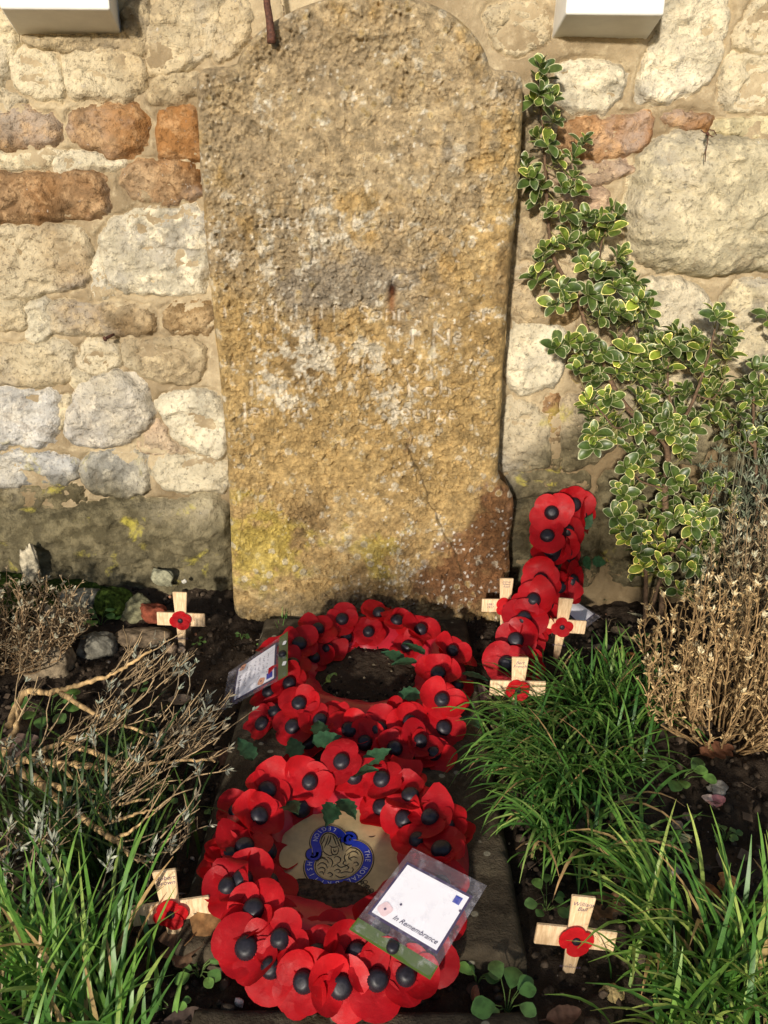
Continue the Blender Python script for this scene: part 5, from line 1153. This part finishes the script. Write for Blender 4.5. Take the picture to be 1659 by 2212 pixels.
# ------------------------------------------------------------------ fallen leaves, petals
def fallen(name, label, px, py, L, wd, az, col, seed, lobed=False, tilt=(0, 0), dz=.006, curl=.25, cat='leaf', z=None):
    rg = random.Random(seed); n = 14; vs = []; cs = []
    for i in range(n + 1):
        t = i / n; w = wd * .5 * max(.04, math.sin(math.pi * min(1, t * .97 + .02)) ** .7)
        if lobed: w *= .62 + .55 * abs(math.sin(t * math.pi * 3.4 + .3))
        zz = curl * L * (t - .5) ** 2 + rg.uniform(-.02, .02) * L
        for s_ in (-1, -.5, 0, .5, 1):
            vs.append(((t - .5) * L, s_ * w * rg.uniform(.92, 1.08), zz + (abs(s_) ** 1.5) * curl * w * .9 + (0 if s_ else -.001))); k = rg.uniform(.75, 1.2) * (1.15 if s_ == 0 else 1); cs.append(tuple(c * k for c in col))
    fs = [(i * 5 + j, i * 5 + 5 + j, i * 5 + 6 + j, i * 5 + 1 + j) for i in range(n) for j in range(4)]
    mb = MB(); mb.add(vs, fs, cs); mb.tube([(-.5 * L, 0, curl * L * .25), (-.62 * L, 0, curl * L * .3), (-.74 * L, .02 * L, curl * L * .25)], [.0012, .0009, .0009], 5, tuple(c * .7 for c in col))
    o = mb.build(name, M['dead']); p = on_soil(px, py, dz) if z is None else atZ(px, py, z); o.location = p; o.rotation_euler = (tilt[0], tilt[1], R(az)); tag(o, label, cat, 'fallen leaves')
BR_, OR_, YL_, TN_ = (.17, .095, .045), (.36, .12, .035), (.52, .46, .20), (.30, .21, .12)
for k, a in enumerate([('dark brown oak leaf hanging below the tilted cross', 396, 2030, .095, .062, -75, (.17, .10, .055), 1, (.15, .1), .03), ('curled orange brown oak leaf touching the front wreath', 462, 1968, .08, .055, 55, (.30, .16, .06), 1, (.4, -.3), .06),
        ('pale yellow leaf on soil near the shrub stems', 1363, 1382, .042, .022, -40, YL_, 0, (0, 0), .008), ('orange leaf on soil beside the grass tips', 1357, 1415, .045, .018, 10, OR_, 0, (0, 0), .006), ('cream leaf behind the grass tips', 1369, 1437, .036, .020, 160, YL_, 0, (0, 0), .008),
        ('wide red brown oak leaf under the dry lavender', 1548, 1625, .075, .05, 20, (.19, .08, .04), 1, (0, 0), .008), ('pale yellow leaf on the open soil', 1472, 1813, .040, .018, 15, (.60, .56, .28), 0, (.2, 0), .010), ('orange brown slim leaf in the front grass', 1529, 1920, .05, .018, -50, OR_, 0, (.3, 0), .012),
        ('tan oak leaf behind the leaning grass', 1278, 1749, .06, .03, 100, (.24, .13, .06), 1, (.2, .2), .012), ('grey brown oak leaf below the tan one', 1265, 1797, .06, .032, 95, (.20, .15, .11), 1, (0, .2), .012), ('curled pale leaf beside the leaning grass', 1352, 1728, .04, .025, 30, TN_, 0, (.3, .2), .01), ('yellow green leaf on soil by the leaning grass', 1328, 1762, .028, .018, 60, (.34, .30, .12), 0, (0, 0), .008),
        ('brown leaf by the wall behind the poppy cross tag', 1310, 1290, .04, .02, 60, (.24, .24, .12), 0, (.6, 0), .015), ('pale leaf under the shrub beside its stems', 1377, 1330, .035, .016, -30, (.42, .38, .24), 0, (0, 0), .01), ('buff dry leaf beneath the lavender tag', 1335, 1365, .05, .035, 30, TN_, 0, (.2, .2), .010), ('dull leaf beside the tag bag on the soil', 1300, 1400, .05, .03, 10, (.2, .16, .10), 0, (0, 0), .008), ('dark brown leaf on open soil by the pink petals', 1561, 1862, .05, .02, 80, (.08, .055, .045), 0, (0, 0), .006),
        ('pinkish brown leaf between back wreath and hidden cross', 1035, 1500, .07, .05, 80, (.34, .22, .17), 1, (.3, 0), .012), ('brown leaf beside the hidden cross foot', 1200, 1490, .06, .03, 20, (.28, .16, .10), 0, (0, 0), .01), ('large brown leaf behind the front cross', 1300, 1960, .075, .05, 30, (.22, .11, .055), 1, (0, 0), .01), ('reddish leaf at the kerb beside the large weed', 1026, 2150, .03, .014, 80, (.30, .11, .06), 0, (.5, 0), .012), ('dark leaf lying below the front cross', 1218, 2195, .05, .028, 15, (.15, .08, .05), 0, (0, 0), .006), ('dark brown leaf at the kerb end', 405, 2205, .06, .035, 10, (.09, .06, .045), 0, (0, 0), .008),
        ('tan curled leaf on soil under the lavender twigs', 389, 1513, .05, .03, 10, (.26, .19, .13), 0, (.2, 0), .01), ('big brown leaf at the root of the bare lavender', 25, 1620, .10, .06, 40, (.13, .085, .065), 0, (.2, 0), .02), ('reddish brown leaf standing beside the slab edge', 482, 1635, .05, .024, 85, (.16, .085, .055), 0, (.8, 0), .02), ('small pale leaf at the rim of the back wreath', 606, 1350, .04, .022, 20, (.52, .44, .25), 0, (.4, 0), .02), ('buff leaf behind the lavender tinted card', 580, 1376, .045, .026, 35, (.44, .35, .24), 0, (.5, 0), .025),
        ('small pale leaf on the topmost poppy of the front wreath side', 868, 1648, .02, .012, 70, (.6, .55, .35), 0, (0, 0), .06), ('fresh green leaf in the hole of the back wreath', 715, 1465, .04, .018, 60, (.22, .32, .07), 0, (.5, 0), .045), ('curled cream leaf in the hole of the back wreath', 868, 1447, .02, .01, 20, (.6, .52, .3), 0, (.5, 0), .04)]):
    fallen('fallen_leaf', a[0], a[1], a[2], a[3], a[4], a[5], a[6], 200 + k, bool(a[7]), a[8], a[9])
pet = thing('rose_petals', 'little pink and cream rose petals on the soil by the dry lavender', 'petals', on_soil(1541, 1750))
for k, (az, c, ti) in enumerate([(20, (.62, .25, .25), .9), (140, (.70, .52, .42), .7), (250, (.66, .34, .33), 1.0)]):
    v, f, e, t = leaf_arr(300 + k, wd=1.0, fold=.3, curl=.5); mb = MB(); mb.add([tuple(x) for x in v], f, c); o = mb.build('petal', M['dead'], pet); o.scale = (.026,) * 3; o.rotation_euler = (0, -ti, R(az)); o.location = (0, 0, .006)

# ------------------------------------------------------------------ rocks, pebbles, soil crumbs
def rock(name, label, px, py, rx, ry, rz, col, seed, rot=0, sink=.35, cat='rock', z=None, Y=None, group='loose stones at the foot of the wall'):
    V, F = lump(seed, 36, 24, .30); V = V + .10 * np.stack([fbm(V[:, 1] * 6 + 3, V[:, 2] * 6 + V[:, 0] * 3, 3, 1), fbm(V[:, 0] * 6, V[:, 2] * 6, 3, 2), fbm(V[:, 0] * 6 + 1, V[:, 1] * 6 + V[:, 2] * 2, 3, 3)], 1) - .05
    V = np.sign(V) * np.abs(V) ** .85 * np.array([rx, ry, rz]); k = .7 + .6 * fbm(V[:, 0] * 60, V[:, 1] * 60 + V[:, 2] * 50, 3, 4)
    o = obj(name, mesh_np(name, V, F, M['rough_col'], cols=np.array(col)[None] * k[:, None]))
    if Y: p = atY(px, py, Y)
    else: p = on_soil(px, py) if z is None else atZ(px, py, z); p.z += rz * (1 - 2 * sink) if z is None else 0
    o.location = p; o.rotation_euler = (0, 0, R(rot)); tag(o, label, cat, group)
for a in [('rock', 'big tan rock under the dry lavender near the left edge', 112, 1448, .060, .045, .052, (.22, .17, .11), 1, 10, .33), ('rock', 'grey rock beside the lavender covered tan rock', 208, 1408, .044, .036, .032, (.15, .14, .11), 2, 20, .36), ('rock', 'small smooth tan rock among moss below the base stone', 108, 1340, .020, .018, .024, (.40, .32, .21), 3, 0, .2), ('brick_piece', 'broken red brick piece behind the blank wooden cross', 338, 1335, .034, .025, .024, (.20, .055, .03), 4, 30, .2),
        ('rock', 'mossy grey stone between the brick piece and the moss', 290, 1335, .040, .030, .040, (.17, .16, .09), 5, 0, .34), ('rock', 'flat brown stone lying before the broken brick', 312, 1385, .062, .030, .018, (.15, .11, .07), 6, 5, .2), ('rock', 'grey lump of stone under the pointed stone splinter', 190, 1312, .06, .03, .035, (.18, .17, .13), 7, 0, .36), ('pebble', 'brown pebble touching the foot of the blank cross', 370, 1407, .013, .011, .010, (.24, .17, .11), 8, 0, .2), ('pebble', 'pale pebble right at the foot of the blank cross', 390, 1408, .010, .008, .007, (.34, .26, .18), 9, 0, .2),
        ('pebble', 'orange stone chip in the soil of the right bed', 1570, 1915, .017, .014, .012, (.52, .24, .09), 10, 30, .2), ('pebble', 'buff pebble on the open soil by the pink petals', 1463, 1785, .009, .007, .007, (.36, .27, .18), 11, 0, .2), ('pebble', 'brown pebble above the buff pebble', 1486, 1770, .009, .008, .006, (.22, .15, .10), 12, 0, .2), ('pebble', 'grey stone at the root of the dry lavender', 1552, 1712, .019, .014, .012, (.30, .27, .22), 13, 20, .2), ('pebble', 'grey pebble beside the clover weed', 1452, 1888, .012, .010, .009, (.30, .26, .20), 14, 0, .2),
        ('pebble', 'yellowish pebble below the front cross', 1322, 2150, .015, .011, .009, (.48, .36, .16), 15, 0, .2), ('pebble', 'white pebble on soil before the kerb', 517, 2170, .006, .005, .005, (.6, .54, .45), 16, 0, .2), ('pebble', 'pinkish pebble beside the dull leaning grass leaf', 1318, 1835, .010, .008, .007, (.42, .28, .21), 17, 0, .2)]:
    rock(*a)
rock('rock', 'pointed upright stone splinter leaning on the base stone', 66, 1222, .020, .014, .050, (.38, .33, .23), 20, 0, .2, Y=1.845)
rock('rock', 'pale lichen covered lump stuck on the base stone', 355, 1246, .030, .016, .020, (.24, .23, .15), 21, 0, .2, Y=1.86)
rock('pebble', 'tiny white pebble on the ledge above the blank cross', 398, 1256, .006, .005, .005, (.7, .66, .56), 22, 0, .2, Y=1.845)
rock('moss_cushion', 'green moss cushion beside the small tan rock', 65, 1330, .075, .035, .030, (.045, .065, .012), 23, 0, .2, cat='moss'); bpy.data.objects['moss_cushion'].data.materials[0] = M['moss']
for i, a in enumerate([('green moss strip along the top of the loose stones', 150, 1285, .085, .03, .022), ('green moss patch beside the mossy grey stone', 250, 1318, .040, .03, .034), ('dark moss at the left edge under the splinter', 20, 1290, .07, .04, .04)]):
    rock('moss_cushion', a[0], a[1], a[2], a[3], a[4], a[5], (.045, .065, .012), 24 + i, 0, .2, cat='moss'); bpy.data.objects['moss_cushion.%03d' % (i + 1)].data.materials[0] = M['moss']
ICO = None
def crumbs(name, label, n, smin, smax, cols, seed, region=(-1.15, 1.25, .45, 1.88), slab=False):
    bm = bmesh.new(); bmesh.ops.create_icosphere(bm, subdivisions=1, radius=1); bv = np.array([v.co for v in bm.verts]); bf = np.array([[v.index for v in f.verts] for f in bm.faces]); bm.free()
    rg = np.random.RandomState(seed); X = rg.uniform(region[0], region[1], n); Y = rg.uniform(region[2], region[3], n)
    on = (X > -.295) & (X < .21) & (Y > .838) & (Y < 1.81)
    if not slab: X, Y = X[~on], Y[~on]
    Z = soil_h(X, Y) if not slab else np.full(X.shape, .024); m = len(X); s_ = smin + (smax - smin) * rg.rand(m) ** 3
    V = bv[None] * (1 + .5 * (rg.rand(m, len(bv), 1) - .5)) * (s_[:, None] * (.6 + .6 * rg.rand(m, 3)))[:, None, :]; V = V + np.stack([X, Y, Z + s_ * .3], -1)[:, None]
    F = bf[None] + (np.arange(m) * len(bv))[:, None, None]; c = np.array(cols)[rg.randint(0, len(cols), m)] * (.6 + .8 * rg.rand(m, 1))
    o = obj(name, mesh_np(name, V.reshape(-1, 3), F.reshape(-1, 3), M['rough_col'], False, cols=np.repeat(c, len(bv), 0))); tag(o, label, 'soil', None, 'stuff')
crumbs('soil_crumbs', 'loose dark crumbs of soil over the whole bed', 9000, .0025, .011, [(.038, .027, .018), (.06, .043, .029), (.024, .018, .013), (.085, .062, .042)], 1)
crumbs('gravel', 'scattered tiny pale stones in the soil', 420, .0015, .005, [(.30, .24, .17), (.2, .15, .1), (.4, .34, .27), (.24, .12, .07)], 2)
crumbs('debris', 'dark crumbs of soil and bits on the slab within the back wreath', 700, .0015, .006, [(.02, .014, .010), (.03, .022, .015), (.012, .010, .007), (.2, .16, .1)], 3, (-.13, .07, 1.43, 1.66), True)
mb = MB(); tr_ = random.Random(17)
for _ in range(330):
    x, y = tr_.uniform(-1.0, 1.1), tr_.uniform(.6, 1.85)
    if -.31 < x < .22 and .83 < y: continue
    z = soil_at(x, y) + .005; a = tr_.uniform(0, 6.28); L = tr_.uniform(.012, .06); c = tr_.choice([(.22, .15, .09), (.32, .23, .13), (.12, .08, .05)]); d = Vector((math.cos(a), math.sin(a), 0)); p = Vector((x, y, z))
    if tr_.random() < .55: mb.tube([p, p + d * L * .5 + Vector((0, 0, .006)), p + d * L + Vector((d.y, -d.x, 0)) * L * tr_.uniform(-.3, .3)], [.0009, .0008, .0005], 4, c, cap=False)
    else:
        s_ = Vector((-d.y, d.x, tr_.uniform(-.5, .5))) * L * .22; L *= .5
        mb.add([p - d * L * .5, p - s_, p + d * L * .5 + Vector((0, 0, .004)), p + s_ + Vector((0, 0, .003))], [(0, 1, 2, 3)], c)
tag(mb.build('litter', M['dead']), 'scattered dry twigs and leaf scraps on the soil', 'litter', None, 'stuff')
# dark earth heaped in the hole of the back wreath
xs = np.linspace(-.125, .125, 70); X, Y = np.meshgrid(xs, xs); r_ = np.hypot(X, Y); H = .007 * sstep(.125, .06, r_) * (.6 + .8 * fbm(X * 25, Y * 25, 4, 3)) + (fbm(X * 90, Y * 90, 3, 2) - .5) * .008
eh = obj('earth_heap', mesh_np('earth_heap', np.stack([X, Y, H], -1).reshape(-1, 3), gridfaces(*X.shape), M['soil'])); eh.location = (-.035, 1.545, .022); tag(eh, 'dark earth filling the middle of the back wreath', 'earth')

# ------------------------------------------------------------------ added hedge behind the viewer, unseen: shaped to dapple the low sun
hr = np.random.RandomState(12); nh = 15000
hx = hr.uniform(-3.2, 1.6, nh); hz = hr.uniform(.05, 1.55, nh); hyy = -1.75 + hr.uniform(-.18, .18, nh)
def gap(cx, cz, rx, rz): return np.exp(-(((hx - cx) / rx) ** 2 + ((hz - cz) / rz) ** 2))
def lit(p, r, k=1.0):      # opens or thickens the added hedge along the sun's ray to that spot
    q = Vector(p); s_ = (q.y + 1.75) / -sun_from.y; q = q + sun_from * s_; return k * gap(q.x, q.z, r, r * .6)
dens = fbm(hx * 3.6, hz * 3.6, 3, 2) - .5 * (lit((.68, 1.3, .22), .26) + lit((.04, .97, .12), .12) + lit((.42, .86, .1), .22) + lit((-.5, .86, .1), .24) + 1.2 * lit((-.62, 1.3, .1), .34) + lit((-.14, .82, .08), .08, .8) + lit((.30, 1.25, .1), .13, .8) + lit((-.03, 1.36, .08), .09, .8) + lit((.08, 1.62, .07), .08, .6) + lit((.33, 1.65, .2), .08, .6)) + .12 * lit((-.27, 1.5, .07), .08) + .16 * lit((-.7, 1.9, .12), .4) + .2 * lit((.42, 1.9, .22), .3)
topz = 1.12 + .20 * sstep(-1.5, -.7, hx) + .16 * (fbm(hx * 4, hx * 0 + 2, 3, 5) - .5)
keep = (dens > .525) & (hz < topz)
hx, hz, hyy = hx[keep], hz[keep], hyy[keep]; m = len(hx)
a = hr.rand(m) * 6.28; b = hr.rand(m) * 1.2; L = .03 + .03 * hr.rand(m)
d1 = np.stack([np.cos(a) * np.cos(b), np.sin(a) * np.cos(b), np.sin(b)], 1) * L[:, None]; d2 = np.cross(d1, hr.randn(m, 3)); d2 = d2 / (np.linalg.norm(d2, axis=1)[:, None] + 1e-9) * (L * .45)[:, None]
P0 = np.stack([hx, hyy, hz], 1); V = np.stack([P0 - d1, P0 - d2, P0 + d1, P0 + d2], 1).reshape(-1, 3)
hedge = thing('shade_hedge', 'added unseen leafy hedge behind the viewer, its gaps shaped to dapple the sun', 'hedge', (0, 0, 0))
o = obj('foliage', mesh_np('foliage', V, np.arange(4 * m).reshape(m, 4), M['fleaf'], False), hedge); o['kind'] = 'stuff'
mb = MB()
for k in range(9): x = -3.0 + k * .55; mb.tube([(x, -1.75, -.05), (x + .05, -1.76, .4), (x - .04, -1.72, .9)], [.018, .014, .006], 6)
mb.build('stems', M['bark'], hedge)
